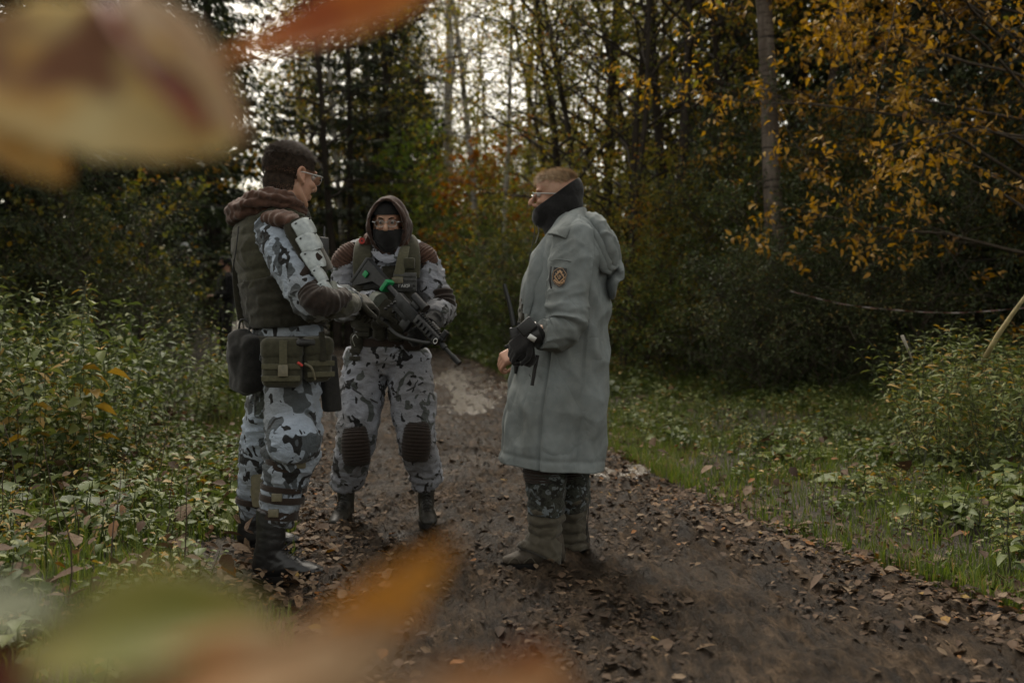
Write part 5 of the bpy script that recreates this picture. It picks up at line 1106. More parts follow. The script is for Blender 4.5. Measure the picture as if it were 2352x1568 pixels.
# ------------------------------------------------------------------ the hooded person with the rifle
def person_b():
    f = nrm((-.10, -1, 0)); l = np.cross((0, 0, 1), f); Up = np.array([0, 0, 1.0]); YC = 5.5; FA = np.stack([f, l, Up])
    root = empty("person", (P(888, 1190, 5.5)[0], 5.5, 0))
    tag(root, "hooded person in black mask and pale snow camouflage holding a rifle across his chest", "person")
    tor = [P(890, 830, YC), P(889, 790, YC), P(888, 740, YC), P(886, 665, YC), P(886, 605, YC), P(887, 572, YC), P(889, 548, YC)]
    tr = np.array([(.125, .178), (.125, .178), (.12, .17), (.125, .185), (.125, .205), (.10, .175), (.07, .09)])
    sh, el, wr = P(806, 602, 5.5), P(789, 706, 5.48), P(858, 693, 5.20)
    sh2, el2, wr2 = P(968, 600, 5.5), P(1012, 705, 5.44), P(992, 742, 5.17)
    lR = [P(842, 820, YC), P(830, 910, 5.47), P(817, 1010, 5.43), P(805, 1070, 5.5), P(797, 1115, 5.54)]
    lL = [P(938, 820, YC), P(946, 910, 5.47), P(957, 1008, 5.43), P(972, 1065, 5.5), P(981, 1110, 5.54)]
    ho = P(893, 515, 5.40); hA = frame(nrm((-.03, -1, -.10))); nb = P(890, 560, 5.46); hs = 1.0
    B = head_pieces(ho, hA, hs, 1.0, nb) + [tube(tor, tr * .8, 24, 24, ref=f)]
    for a, b2, c in ((sh, el, wr), (sh2, el2, wr2)): B.append(tube([a, (a + b2) / 2, b2, (b2 + c) / 2, c], [.05, .047, .04, .036, .027], 14, 24))
    for L, x in ((lR, 795), (lL, 981)): B.append(tube(L + [P(x, 1170, 5.53)], [.09, .08, .06, .052, .036, .03], 16, 26))
    body = part("body", B, M_skin, root, .0052, 1, decimate=.5); eyes(ho, hA, hs, body); glasses(ho, hA, hs, root)
    part("eyebrow", [to_world(tube(np.array([(.094, y * .014, .028), (.095, y * .032, .034), (.082, y * .052, .028)]), [.003, .004, .0025], 6, 10), ho, hA) for y in (-1, 1)], M_hair_dark, body)
    # balaclava: everything but a band round the eyes
    def mask_piece():
        V, Q, _ = ellipsoid((.004, 0, -.05), (.106, .083, .100), n=72, m=60); ok = (V[:, 2] < -.030 + .10 * np.abs(V[:, 1])) ; return to_world((V, Q[ok[Q].all(1)], []), ho, hA)
    nk = tube([ho + np.array((.01, 0, -.09)) @ hA, nb + np.array([0, -.045, .0]), nb + np.array([0, -.04, -.06])], [(.078, .072), (.07, .08), (.05, .085)], 32, 24, ref=f)
    me = MB(); me.addm(mask_piece()); me.addm(nk); bal = me.build("balaclava", M_black_cloth, root); displace(bal.data, lambda v: folds(v, .004, (16, 16, 22), 4.0))
    V, Q, _ = ellipsoid((-.008, 0, .040), (.106, .085, .096), n=64, m=48); ok = V[:, 2] > .044 + .25 * np.minimum(0, V[:, 0]) ; me = MB(); me.addm(to_world((V, Q[ok[Q].all(1)], []), ho, hA)); me.build("skull_cap", M_black_cloth, root)
    # hood: shell round the head, open in front
    th = np.linspace(0, 2 * PI, 57)[:-1]; rings = []
    for k, (x, sy, szu, szd) in enumerate([(.092, .090, .128, .15), (.10, .098, .136, .155), (.085, .106, .142, .160), (.04, .114, .146, .162), (-.03, .116, .142, .160), (-.09, .100, .122, .15), (-.125, .055, .07, .10), (-.135, .004, .004, .004)]):
        z = np.where(np.sin(th) > 0, szu * np.sin(th), szd * np.sin(th)); rings.append(np.stack([np.full(56, x) - .05 * np.clip(-np.sin(th), 0, 1) + .012 * np.sin(th * 2), sy * np.cos(th) * (1 - .12 * np.clip(np.sin(th), 0, 1)), z - .002], 1))
    R3 = np.stack(rings); HV = np.stack([catmull(R3[:, j], 50) for j in range(56)], 1).reshape(-1, 3); hm = np_mesh("hood", HV @ hA + ho, grid_faces(50, 56)); displace(hm, lambda v: folds(v, .009, (10, 10, 12), 7.0)); hd = link("hood", hm, M_hood, root)
    so = hd.modifiers.new("t", 'SOLIDIFY'); so.thickness = .006
    part("hood_neck", [tube([nb + np.array([-.115, -.03, -.035]), nb + np.array([-.085, -.04, .03]), nb + np.array([-.05, .07, .05]), nb + np.array([.05, .07, .05]), nb + np.array([.085, -.04, .03]), nb + np.array([.10, -.03, -.035])], [.03, .034, .04, .04, .034, .03], 18, 48, disp=lambda u, a, V: .006 * np.sin(a * 5 + u * 20))], M_brown, root)
    # jacket
    J = [tube(tor, tr * 1.02, 40, 40, ref=f)]
    J += [tube([P(850, 575, 5.5), sh, (sh + el) / 2, el, (el + wr) / 2, wr], [.07, .082, .078, .07, .058, .047], 26, 44), tube([P(925, 575, 5.5), sh2, (sh2 + el2) / 2, el2, (el2 * .6 + wr2 * .4), (el2 * .35 + wr2 * .65)], [.07, .082, .080, .075, .066, .058], 26, 44)]
    part("jacket", J, M_camoB, root, .0095, 3, lambda v: folds(v, .012, (8, 8, 16), 2.0) + folds(v, .004, (22, 22, 30), 6.0))
    part("zip_collar", [tube([P(858, 572, 5.37), P(870, 588, 5.34), P(890, 597, 5.33), P(912, 588, 5.34), P(922, 570, 5.37)], [(.006, .02)] * 5, 10, 24, ref=(0, -1, 0))], M_camoB, root)
    # trousers
    T = [tube([L[0] + Up * .05] + L, np.array([.105, .117, .118, .100, .094, .085]), 30, 50, disp=lambda u, a, V: .010 * np.sin(u * 70 + 2 * np.sin(a * 2)) * np.exp(-((u - .9) / .12) ** 2)) for L in (lR, lL)]
    T.append(tube([P(889, 775, YC), P(889, 820, YC), P(888, 855, YC)], [(.128, .182), (.13, .185), (.10, .12)], 32, 18, ref=f))
    part("trousers", T, M_camoB, root, .0095, 3, lambda v: folds(v, .010, (7, 7, 13), 5.0) + folds(v, .003, (20, 20, 30), 2.0))
    for (a, b2) in ((P(792, 882, 5.37), P(868, 925, 5.37)), (P(905, 912, 5.37), P(972, 878, 5.37))):
        part("pocket_zip", [tube([a, (a + b2) / 2 + np.array([0, -.015, 0]), b2], [.0045] * 3, 6, 12)], M_blk, root)
    for sg, (px, py) in ((-1, (784, 930)), (1, (987, 930))):
        part("cargo_pocket", [rbox(P(px, py, 5.48), (.03, .055, .075), np.stack([nrm((sg * .95, -.3, 0)), nrm((.3, sg * .95, 0)), Up]), .7)], M_camoB, root, disp=lambda v: folds(v, .006, (14, 14, 14), 3.0))
    # ribbed knee pads
    for (px, py, s) in ((818, 1022, -1), (957, 1012, 1)):
        c = P(px, py, 5.345); pa = np.stack([nrm((s * .08, -1, 0)), nrm((1, s * .08, 0)), nrm((s * .07, 0, 1))]); pa[1] = nrm(np.cross(pa[2], pa[0])); pa[2] = np.cross(pa[0], pa[1])
        kp = part("knee_pad", [tube([c - pa[2] * .112, c - pa[2] * .10 - pa[0] * .0, c - pa[2] * .05 + pa[0] * .012, c + pa[2] * .03 + pa[0] * .014, c + pa[2] * .092, c + pa[2] * .106], [(.012, .045), (.034, .066), (.048, .078), (.046, .076), (.03, .060), (.01, .04)], 32, 90, ref=pa[0], disp=lambda u, a, V: .002 * np.sin(u * 2 * PI * 23))], M_brown_dark, root)
    # ribbed shoulder pads, elbow pads
    part("shoulder_pad", [tube([P(785, 614, 5.47), P(797, 590, 5.45), P(820, 568, 5.46)], [(.05, .062), (.055, .066), (.035, .045)], 24, 60, ref=(0, -1, 0), disp=lambda u, a, V: .0028 * np.sin(u * 2 * PI * 12) + folds(V.reshape(-1, 3), .004, (14, 14, 14), 2.0).reshape(u.shape))], M_brown, root)
    part("shoulder_pad", [tube([P(985, 608, 5.47), P(974, 588, 5.45), P(956, 570, 5.46)], [(.05, .055), (.055, .062), (.035, .045)], 24, 60, ref=(0, -1, 0), disp=lambda u, a, V: .0028 * np.sin(u * 2 * PI * 12) + folds(V.reshape(-1, 3), .004, (14, 14, 14), 2.0).reshape(u.shape))], M_brown, root)
    part("elbow_pad", [tube([P(1016, 668, 5.42), P(1019, 700, 5.40), P(1008, 735, 5.33)], [(.06, .055), (.068, .062), (.05, .05)], 24, 50, ref=(0, -1, 0), disp=lambda u, a, V: .005 * np.sin(u * 30))], M_brown_dark, root)
    # plate carrier
    part("plate_carrier", [tube([P(887, 752, YC), P(887, 700, YC), P(886, 650, YC), P(886, 612, YC)], [(.165, .185), (.172, .188), (.165, .178), (.140, .150)], 56, 50, ref=f, sq=3.0)], M_dark_olive, root, .009, 2, lambda v: folds(v, .004, (10, 10, 14), 3.0))
    for s, (pts, m) in enumerate((([P(832, 640, 5.335), P(832, 595, 5.36), P(836, 562, 5.42), P(842, 552, 5.52)], M_olive_cloth), ([P(944, 640, 5.335), P(944, 598, 5.36), P(941, 562, 5.42), P(936, 552, 5.52)], M_olive_cloth))):
        part("shoulder_strap", [tube(pts, [(.018, .048), (.02, .052), (.018, .05), (.015, .045)], 20, 30, ref=(0, -1, 0), sq=3)], m, root, .007, 2)
    part("diagonal_strap", [tube([P(930, 566, 5.38), P(925, 590, 5.325), P(914, 640, 5.305)], [(.005, .026), (.006, .028), (.006, .027)], 12, 24, ref=(0, -1, 0), sq=4)], M_olive_light, root)
    part("strap_buckle", [rbox(P(913, 644, 5.295), (.03, .008, .016), None, .4)], M_tan, root)
    for (px, py, w_, h_) in ((856, 640, .052, .055), (930, 648, .062, .05)):
        cp = part("chest_panel", [rbox(P(px, py, 5.318), (w_, .012, h_), None, .4)], M_grey_web, root)
        for k in range(4): part("molle_row", [rbox(P(px, py, 5.304) + np.array([0, 0, h_ * (.72 - .48 * k)]), (w_ * .94, .003, h_ * .12), None, .5)], M_grey_web, cp)
    part("radio_pouch", [rbox(P(940, 605, 5.325), (.03, .02, .03), None, .5)], M_olive_cloth, root)
    nt_ = part("name_tape", [rbox(P(926, 657, 5.300), (.052, .004, .013), None, .3)], M_blk, root)
    cu = bpy.data.curves.new("lettering", 'FONT'); cu.body = "ГАКЯ"; cu.size = .024; cu.extrude = .0006; cu.align_x = 'CENTER'; cu.align_y = 'CENTER'
    to = bpy.data.objects.new("tmp", cu); C.objects.link(to); tm = bpy.data.meshes.new_from_object(to.evaluated_get(bpy.context.evaluated_depsgraph_get())); bpy.data.objects.remove(to)
    v = vco(tm); q = P(928, 657, 5.2945); v = np.stack([v[:, 0] + q[0], q[1] - v[:, 2], v[:, 1] + q[2]], 1); tm.vertices.foreach_set("co", v.astype(np.float32).ravel()); tm.update(); link("lettering", tm, M_white, nt_)
    # red tail light on the strap
    rd = part("strap_light", [tube([P(831, 553, 5.40), P(831, 553, 5.375)], [.017, .017], 20, 4)], M_red, root); part("light_centre", [tube([P(831, 553, 5.376), P(831, 553, 5.372)], [.006, .005], 12, 3)], M_blk, rd)
    # belt pouches
    part("belt", [band(P(889, 786, YC), Up, f, .135, .186, .05, .010)], M_brown_strap, root)
    for (px, py, h) in ((838, 752, (.046, .035, .060)), (872, 760, (.04, .035, .055)), (908, 765, (.045, .034, .05)), (948, 785, (.058, .045, .055)), (822, 800, (.036, .035, .085))):
        sgn = (px - 888) / 100; A = np.stack([nrm((sgn * .55, -1, 0)), nrm((1, sgn * .55, 0)), Up]); A[1] = np.cross(A[2], A[0])
        pouch(P(px, py, 5.345 + .10 * abs(sgn)), (h[1], h[0], h[2]), A, M_dark_olive if px < 940 else M_brown_strap, root, "belt_pouch", True, None, px < 860)
    part("wire_loop", [tube([P(815, 795, 5.35), P(809, 778, 5.34), P(816, 768, 5.34), P(822, 776, 5.34)], [.0022] * 4, 6, 16)], M_steel, root)
    # gloves
    part("glove", hand_pieces(P(862, 695, 5.19), (.80, -.10, -.42), (-.10, -.90, .35), -1, 1.18, (.75, 1.0, .7)) + [tube([P(848, 692, 5.24), P(868, 697, 5.17)], [.044, .042], 16, 8)], M_dark_olive, root, .0055, 1)
    gk = [ellipsoid(P(886 + i * 7, 709 - i * 5, 5.118), (.010, .007, .008)) for i in range(4)]
    part("knuckle_guard", gk, M_blk, root)
    part("glove_cuff", [tube([P(862, 688, 5.20), P(874, 694, 5.165)], [.046, .047], 18, 6)], M_plate_green, root)
    part("glove", hand_pieces(P(990, 742, 5.19), (-.55, -.35, -.55), (.75, -.45, .3), 1, 1.18, (.8, 1.0, .7)) + [tube([P(1006, 722, 5.31), P(984, 748, 5.16)], [.052, .044], 16, 8)], M_black_cloth, root, .0055, 1)
    # boots
    for (px, d) in ((793, (-.16, -1, 0)), (979, (.14, -1, 0))):
        p = P(px, 1150, 5.52); boot(p[0], 5.52, max(-.01, float(ground_z(p[0], 5.5)) - .035), d, root, M_leatherB, .27, 1.0)
    return root
person_b()
def np_prism(poly, hw, k):
    p = np.array(poly, float); n = len(p); V = np.concatenate([np.stack([p[:, 0], np.full(n, s * hw * 1.2), p[:, 1] * 1.22], 1) for s in (-1, 1)]) * k
    c = np.concatenate([V, V[:n].mean(0)[None], V[n:].mean(0)[None]]); j = np.arange(n)
    Q = np.stack([j, (j + 1) % n, (j + 1) % n + n, j + n], 1); T = np.concatenate([np.stack([np.full(n, 2 * n), (j + 1) % n, j], 1), np.stack([np.full(n, 2 * n + 1), j + n, (j + 1) % n + n], 1)])
    return c, Q, T
def rifle():
    a, b = P(848, 612, 5.27), P(1053, 835, 4.96); x = nrm(b - a); up = np.array([.62, -.35, .72]); up = nrm(up - (up @ x) * x); y = np.cross(up, x); A = np.stack([x, y, up]); Lg = np.linalg.norm(b - a)
    root = empty("rifle", tuple(a)); tag(root, "black carbine with green tape on its stock slung across the hooded person's chest", "rifle"); k = Lg / .84
    def W(p): return (np.array(p, float) * np.array([1, 1.2, 1.22]) * k) @ A + a
    S3 = np.array([1, 1.2, 1.22]) * k
    def bx(c, h, r=.3): return to_world(rbox(np.array(c) * S3, np.array(h) * S3, None, r), a, A)
    def cyl(p0, p1, r, n=14): return tube([W(p0), W(p1)], [r * k * 1.2, r * k * 1.2], n, 4)
    st = part("stock", [to_world(np_prism([(-.02, .028), (.16, .024), (.16, -.018), (.09, -.03), (.0, -.118), (-.03, -.118)], .019, k), a, A), bx((-.028, 0, -.045), (.010, .021, .076))], M_gun, root)
    part("green_band", [bx((.175, 0, .0), (.013, .026, .030), .3)], M_greenp, st); part("green_patch", [bx((.028, -.024 if (y @ np.array([0, -1, 0])) < 0 else .024, -.03), (.016, .004, .014))], M_greenp, st)
    part("buffer_tube", [cyl((.14, 0, .004), (.30, 0, .004), .015)], M_gun, root)
    rc = part("receiver", [bx((.37, 0, 0), (.095, .018, .030)), bx((.36, 0, -.035), (.075, .016, .018))], M_gun, root)
    part("magazine_well", [bx((.425, 0, -.055), (.030, .016, .030))], M_gun, rc)
    part("pistol_grip", [to_world(np_prism([(.285, -.045), (.325, -.045), (.295, -.135), (.255, -.125)], .015, k), a, A)], M_blk, root)
    part("trigger_guard", [tube([W((.325, 0, -.05)), W((.345, 0, -.075)), W((.385, 0, -.072)), W((.39, 0, -.05))], [.004 * k] * 4, 6, 14)], M_gun, root)
    hg = part("handguard", [bx((.565, 0, .003), (.105, .024, .026), .5)], M_blk, root)
    for i in range(12): part("rail_tooth", [bx((.475 + i * .0165, 0, .034), (.005, .011, .005))], M_gun, hg)
    for i in range(6): part("rail_tooth", [bx((.49 + i * .03, -.027, .003), (.006, .004, .012))], M_gun, hg)
    part("barrel", [cyl((.66, 0, .004), (.80, 0, .004), .0095), cyl((.69, 0, .004), (.72, 0, .004), .015)], M_gun, root)
    part("muzzle_brake", [cyl((.785, 0, .004), (.845, 0, .004), .0135)], M_gun, root)
    fs = part("front_sight", [bx((.665, 0, .045), (.016, .008, .022)), bx((.665, 0, .022), (.02, .014, .008))], M_gun, root)
    part("sling_ring", [tube([W((.66 + .012 * math.cos(q), -.028, .004 + .012 * math.sin(q))) for q in np.linspace(0, 2 * PI, 17)], [.0028 * k] * 17, 6)], M_steel, root)
    op = part("optic", [cyl((.36, 0, .066), (.46, 0, .066), .020, 18), cyl((.455, 0, .066), (.475, 0, .066), .024, 18), bx((.41, 0, .042), (.03, .012, .012))], M_gun, root)
    part("tactical_light", [cyl((.53, .038, .02), (.60, .038, .02), .014)], M_blk, root)
    part("sling", [tube([W((.16, 0, -.02)), W((.28, .0, -.12)), W((.42, 0, -.13)), W((.58, 0, -.06)), W((.64, 0, -.02))], [(.003, .009)] * 5, 8, 30)], M_blk, root)
rifle()
# ------------------------------------------------------------------ the person in the long grey coat
def person_c():
    f = nrm((-1, .04, 0)); Up = np.array([0, 0, 1.0]); YC = 4.6; root = empty("person", (P(1270, 1290, 4.6)[0], 4.6, 0))
    tag(root, "person in long grey hooded coat and black neck gaiter standing in profile", "person")
    lev = [(1066, 1150, 1384, .245), (1000, 1156, 1388, .24), (930, 1166, 1391, .235), (860, 1180, 1393, .225), (790, 1192, 1395, .215), (720, 1199, 1396, .21), (650, 1209, 1394, .21), (590, 1229, 1386, .215), (548, 1250, 1370, .20), (515, 1270, 1354, .145), (492, 1286, 1340, .085)]
    cen = np.array([P((a + b) / 2, py, YC) for py, a, b, d in lev]); rad = np.array([((b - a) / 2 / FPX * YC, d) for py, a, b, d in lev])
    ho = P(1278, 456, YC); hA = frame(nrm((-1, .03, .02))); nb = P(1296, 512, YC); hs = 1.02
    sh, ua, el, wr = P(1316, 560, 4.43), P(1306, 645, 4.38), P(1301, 738, 4.34), P(1228, 770, 4.30)
    sh2, el2, wr2 = P(1310, 560, 4.78), P(1285, 745, 4.86), P(1192, 806, 4.72)
    LN = [P(1268, 830, 4.52), P(1262, 960, 4.50), P(1256, 1080, 4.49), P(1254, 1180, 4.49), P(1256, 1270, 4.50)]
    LF = [P(1300, 830, 4.68), P(1306, 960, 4.69), P(1311, 1080, 4.70), P(1314, 1170, 4.71), P(1316, 1255, 4.72)]
    B = head_pieces(ho, hA, hs, 1.0, nb, False) + [tube(cen[3:], rad[3:] * .78, 24, 24, ref=f)]
    B.append(tube([sh, ua, el, (el + wr) / 2, wr], [.05, .047, .04, .036, .027], 14, 24)); B.append(tube([sh2, (sh2 + el2) / 2, el2, (el2 + wr2) / 2, wr2], [.05, .047, .04, .036, .028], 14, 24))
    for L in (LN, LF): B.append(tube(L, [.085, .075, .058, .05, .034], 16, 26))
    B += hand_pieces(wr2, (-.84, -.12, -.45), (-.30, -.70, .55), 1, 1.0, (.75, 1.0, .75), .6)
    body = part("body", B, M_skin, root, .0048, 1, decimate=.6); eyes(ho, hA, hs, body); glasses(ho, hA, hs, root)
    def above(p, m=0.0): return p[:, 2] > .0865 - (p[:, 0] + .0905) * .771 + m
    hair_blades(ho, hA, hs, M_hair_fair, root, lambda p: ((p[:, 2] > .080 + .02 * np.sin(p[:, 0] * 60) * .3 + .010 * np.random.default_rng(2).normal(size=len(p))) & (p[:, 0] < .072) & above(p, .002)), 6500, lambda p: np.where(p[:, 0] > .03, .032, .022), comb=(.75, .15, .1), shell=.001, lift=.75)
    # neck gaiter pulled up behind the head and over the mouth
    gp = [to_world(ellipsoid(np.array(c) * hs, np.array(r) * hs, n=36, m=26), ho, hA) for c, r in (((-.012, 0, .034), (.106, .086, .094)), ((-.02, 0, -.02), (.096, .085, .09)), ((.036, 0, -.03), (.066, .071, .092)), ((.060, 0, -.085), (.044, .052, .044)), ((.05, .038, -.05), (.045, .036, .05)), ((.05, -.038, -.05), (.045, .036, .05)), ((.0, .045, -.05), (.05, .04, .06)), ((.0, -.045, -.05), (.05, .04, .06)))]
    gp.append(tube([ho + np.array((-.03, 0, -.02)) @ hA, ho + np.array((-.018, 0, -.09)) @ hA, nb + np.array([-.006, 0, -.02]), nb + np.array([0, 0, -.09])], [(.080, .076), (.084, .078), (.082, .084), (.080, .095)], 28, 24, ref=f))
    gm = remesh(gp, .0065, 10, None, "neck_gaiter")
    bmx = bmesh.new(); bmx.from_mesh(gm); pc = np.array((-.0905, 0, .0865)) * hs @ hA + ho; pn = nrm(np.array((.771, 0, 1.0))) @ hA
    bmesh.ops.bisect_plane(bmx, geom=bmx.verts[:] + bmx.edges[:] + bmx.faces[:], plane_co=Vector(pc), plane_no=Vector(pn), clear_outer=True); bmx.to_mesh(gm); bmx.free()
    displace(gm, lambda q: .003 + folds(q, .0022, (16, 16, 22), 4.0)); ng = link("neck_gaiter", gm, M_black_cloth, root); so = ng.modifiers.new("t", 'SOLIDIFY'); so.thickness = .003; so.offset = 1
    # coat skirt and body
    def cd(u, a, V):
        zp = u; d = .010 * np.sin(a * 5 + 1.0 + 2 * pnoise(V * 1.5)) * sstep(.75, .0, zp) + .012 * pnoise(V * np.array([7, 7, 2.6])) + .011 * (1 - 2.2 * np.abs(pnoise(V * np.array([5, 5, 5.0]) + 7))) + .006 * (1 - 2.2 * np.abs(pnoise(V * np.array([9, 9, 4.0]) + 2))) + .004 * pnoise(V * np.array([22, 22, 14]))
        e = 1.36 - .10 * zp; d = d - .016 * sstep(e + .02, e - .02, a) * sstep(.50, .42, zp) - .016 * np.exp(-((a - e) / .03) ** 2) * sstep(.52, .45, zp)
        s2 = 2.06 - .12 * zp; d = d + .007 * sstep(s2 - .02, s2 + .02, a) * sstep(2.5, 2.3, a) * sstep(.80, .7, zp) - .006 * np.exp(-((a - s2) / .022) ** 2)
        w_ = np.abs(np.angle(np.exp(1j * (a + .0)))) ; d = d - .012 * np.exp(-(w_ / .05) ** 2)
        d = d + .005 * np.sin(V[..., 0] * 25 + V[..., 2] * 30) * sstep(.3, .6, zp) * sstep(1.8, 2.3, a)
        return d - .004 * np.exp(-((zp - .035) / .008) ** 2)
    cm = MB(); cm.addm(tube(cen, rad, 200, 220, ref=f, cap=False, sq=2.15, disp=cd)); co = cm.build("coat", M_coat, root)
    so = co.modifiers.new("t", 'SOLIDIFY'); so.thickness = .004; so.offset = -1
    def sd(u, a, V):
        k = np.exp(-((u - .60) / .16) ** 2); q = (.016 * (1 - 2 * np.abs(pnoise(V * np.array([4, 4, 16]) + 3)))) * k
        return q + folds(V.reshape(-1, 3), .007, (7, 7, 12), 2.0).reshape(u.shape) + .010 * np.sin(u * 75 + 1.5 * np.cos(a)) * np.exp(-((u - .63) / .10) ** 2) * (.5 + .5 * np.cos(a - 4.4))
    part("sleeve", [tube([P(1322, 520, 4.50), sh, ua, P(1301, 705, 4.355), P(1296, 752, 4.335), P(1262, 768, 4.31), P(1243, 766, 4.295)], [.072, .095, .090, .086, .082, .070, .064], 64, 130, ref=(-1, 0, 0), disp=sd)], M_coat, root)
    part("sleeve", [tube([P(1310, 520, 4.70), sh2, (sh2 + el2) / 2, el2, (el2 * .35 + wr2 * .65)], [.07, .09, .085, .075, .055], 30, 60, disp=lambda u, a, V: folds(V.reshape(-1, 3), .006, (8, 8, 14), 2.0).reshape(u.shape))], M_coat, root)
    part("yoke_seam", [tube([P(1290, 540, 4.40), P(1318, 545, 4.385), P(1345, 560, 4.42)], [.004] * 3, 6, 14)], M_coat, root)
    part("pocket_edge", [tube([P(1263, 598, 4.305), P(1285, 596, 4.295), P(1312, 600, 4.295)], [.003] * 3, 6, 12)], M_coat, root)
    part("pen_slot", [tube([P(1266, 612, 4.318), P(1263, 640, 4.312), P(1266, 662, 4.31)], [.004, .005, .003], 6, 12)], M_blk, root)
    Uc = catmull([P(1344, 479, 4.68), P(1336, 477, 4.555), P(1306, 489, 4.475), P(1277, 517, 4.43), P(1258, 538, 4.41)], 30); Lc = catmull([P(1356, 506, 4.69), P(1346, 511, 4.48), P(1322, 515, 4.385), P(1306, 534, 4.345), P(1300, 549, 4.335)], 30)
    cg = np.stack([Uc * (1 - t_) + Lc * t_ + np.array([-.006, -.02, .006]) * math.sin(t_ * PI) for t_ in np.linspace(0, 1, 9)], 1).reshape(-1, 3); cl = link("collar", np_mesh("collar", cg, grid_faces(30, 9, False)), M_coat, root); so = cl.modifiers.new("t", 'SOLIDIFY'); so.thickness = .009; so.offset = 0
    part("lapel", [tube([P(1272, 542, 4.46), P(1248, 580, 4.45), P(1226, 640, 4.45), P(1208, 720, 4.46)], [(.010, .03), (.011, .038), (.011, .034), (.008, .018)], 14, 40, ref=(-.5, -.85, 0))], M_coat, root)
    hd = [tube([P(1330, 502, 4.60), P(1362, 520, 4.60), P(1388, 562, 4.60), P(1400, 602, 4.60), P(1396, 640, 4.60)], [(.030, .10), (.050, .15), (.055, .165), (.042, .15), (.014, .08)], 36, 50, ref=(1, 0, .6))]
    part("coat_hood", hd, M_coat, root, .0075, 3, lambda q: folds(q, .010, (10, 10, 10), 6.0))
    for pts in ([P(1300, 502, 4.45), P(1335, 508, 4.43), P(1368, 545, 4.44), P(1388, 590, 4.45), P(1402, 612, 4.46), P(1424, 604, 4.52)], [P(1312, 510, 4.44), P(1342, 530, 4.425), P(1366, 572, 4.435), P(1386, 612, 4.45), P(1404, 622, 4.47)]):
        part("hood_rim", [tube(pts, [(.006, .014), (.012, .020), (.014, .022), (.012, .022), (.010, .020), (.006, .012)][:len(pts)], 12, 50, ref=(-.3, -1, .3))], M_coat, root)
    part("hood_lip", [tube([P(1424, 603, 4.50), P(1416, 622, 4.54), P(1400, 650, 4.56), P(1392, 660, 4.6)], [(.016, .05), (.024, .09), (.022, .09), (.01, .05)], 18, 24, ref=(1, 0, .3))], M_coat, root, .007, 3)
    # sleeve badge
    c0 = P(1285, 637, 4.276); n = nrm((-.22, -.97, .05)); ax_ = np.stack([n, nrm(np.cross(Up, n)), Up]); ax_[2] = nrm(np.cross(ax_[0], ax_[1])); rot = math.radians(-5); sx = 18 * 2.011e-3 * .95; sz = 21 * 2.011e-3
    def bp(x, z, d=0.0):
        x, z = x * math.cos(rot) - z * math.sin(rot), x * math.sin(rot) + z * math.cos(rot)
        return c0 - ax_[1] * x * sx * -1 + ax_[2] * z * sz + ax_[0] * (d - .006 * x * x)
    def flat(poly, d, name, m, par):
        p = [bp(x, z, d) for x, z in poly]; cc = np.mean(p, 0); q = [v_ - ax_[0] * .0025 for v_ in p]; k = len(p); V = np.array(p + [cc] + q); T3 = [(i, (i + 1) % k, k) for i in range(k)]; Q4 = [(i, (i + 1) % k, (i + 1) % k + k + 1, i + k + 1) for i in range(k)]
        return part(name, [(V, np.array(Q4), np.array(T3))], m, par)
    pt = flat([(-.82, 1), (.85, 1), (.92, .3), (.72, -.6), (.1, -1.0), (-.55, -.75), (-.98, -.25)], .004, "sleeve_badge", M_blk, root)
    def line(pts, r, name="badge_stitch"): return part(name, [tube([bp(x, z, .0046) for x, z in pts], [r] * len(pts), 6, len(pts) * 5, smooth_path=False)], M_gold, pt)
    line([(-.82, .55), (-.2, .93), (.35, .93), (.85, .4), (.66, -.52), (.1, -.88), (-.5, -.64), (-.9, -.22), (-.82, .55)], .0011)
    line([(.02, .62), (.62, .02), (.02, -.55), (-.6, .02), (.02, .62)], .0034, "badge_diamond"); line([(.02, .74), (-.25, .5), (.3, .5), (.02, .74)], .0022, "badge_crown")
    line([(-.62, -.28), (-.3, -.55), (.05, -.64), (.4, -.55), (.66, -.25)], .0034, "badge_ribbon")
    for q in np.linspace(0, 2 * PI, 13)[:-1]: line([(.02 + .5 * math.cos(q), .05 + .5 * math.sin(q)), (.02 + .68 * math.cos(q), .05 + .68 * math.sin(q))], .0016, "badge_ray")
    flat([(.02 + .34 * math.cos(q), .06 + .32 * math.sin(q)) for q in np.linspace(0, 2 * PI, 21)[:-1]], .0090, "badge_disc", M_blk, pt)
    for pp in ([(.02, -.17), (.02, .25)], [(-.17, .22), (-.15, .0), (.02, -.08)], [(.21, .22), (.19, .0), (.02, -.08)], [(-.12, -.17), (.16, -.17)]): part("badge_trident", [tube([bp(x, z, .0096) for x, z in pp], [.0016] * len(pp), 6, len(pp) * 5, smooth_path=False)], M_gold, pt)
    # glove, wrist rig
    part("glove", hand_pieces(P(1222, 772, 4.29), (-.72, .05, -.52), (-.25, -.75, .55), 1, 1.12, (.7, 1.0, .7)) + [tube([P(1244, 764, 4.30), P(1216, 776, 4.285)], [.047, .046], 18, 8)], M_black_cloth, root, .0055, 1)
    part("wrist_strap", [band(P(1230, 768, 4.292), nrm((-.9, 0, -.3)), (0, -1, 0), .050, .050, .04, .005)], M_blk, root)
    part("wrist_pad", [rbox(P(1210, 750, 4.235), (.038, .016, .028), np.stack([nrm((.75, 0, .62)), nrm((0, 1, 0)), nrm((-.62, 0, .75))]), .4)], M_blk, root)
    part("buckle", [rbox(P(1222, 776, 4.232), (.018, .006, .012), np.stack([nrm((.75, 0, -.5)), nrm((0, 1, 0)), nrm((.5, 0, .75))]), .4)], M_steel, root)
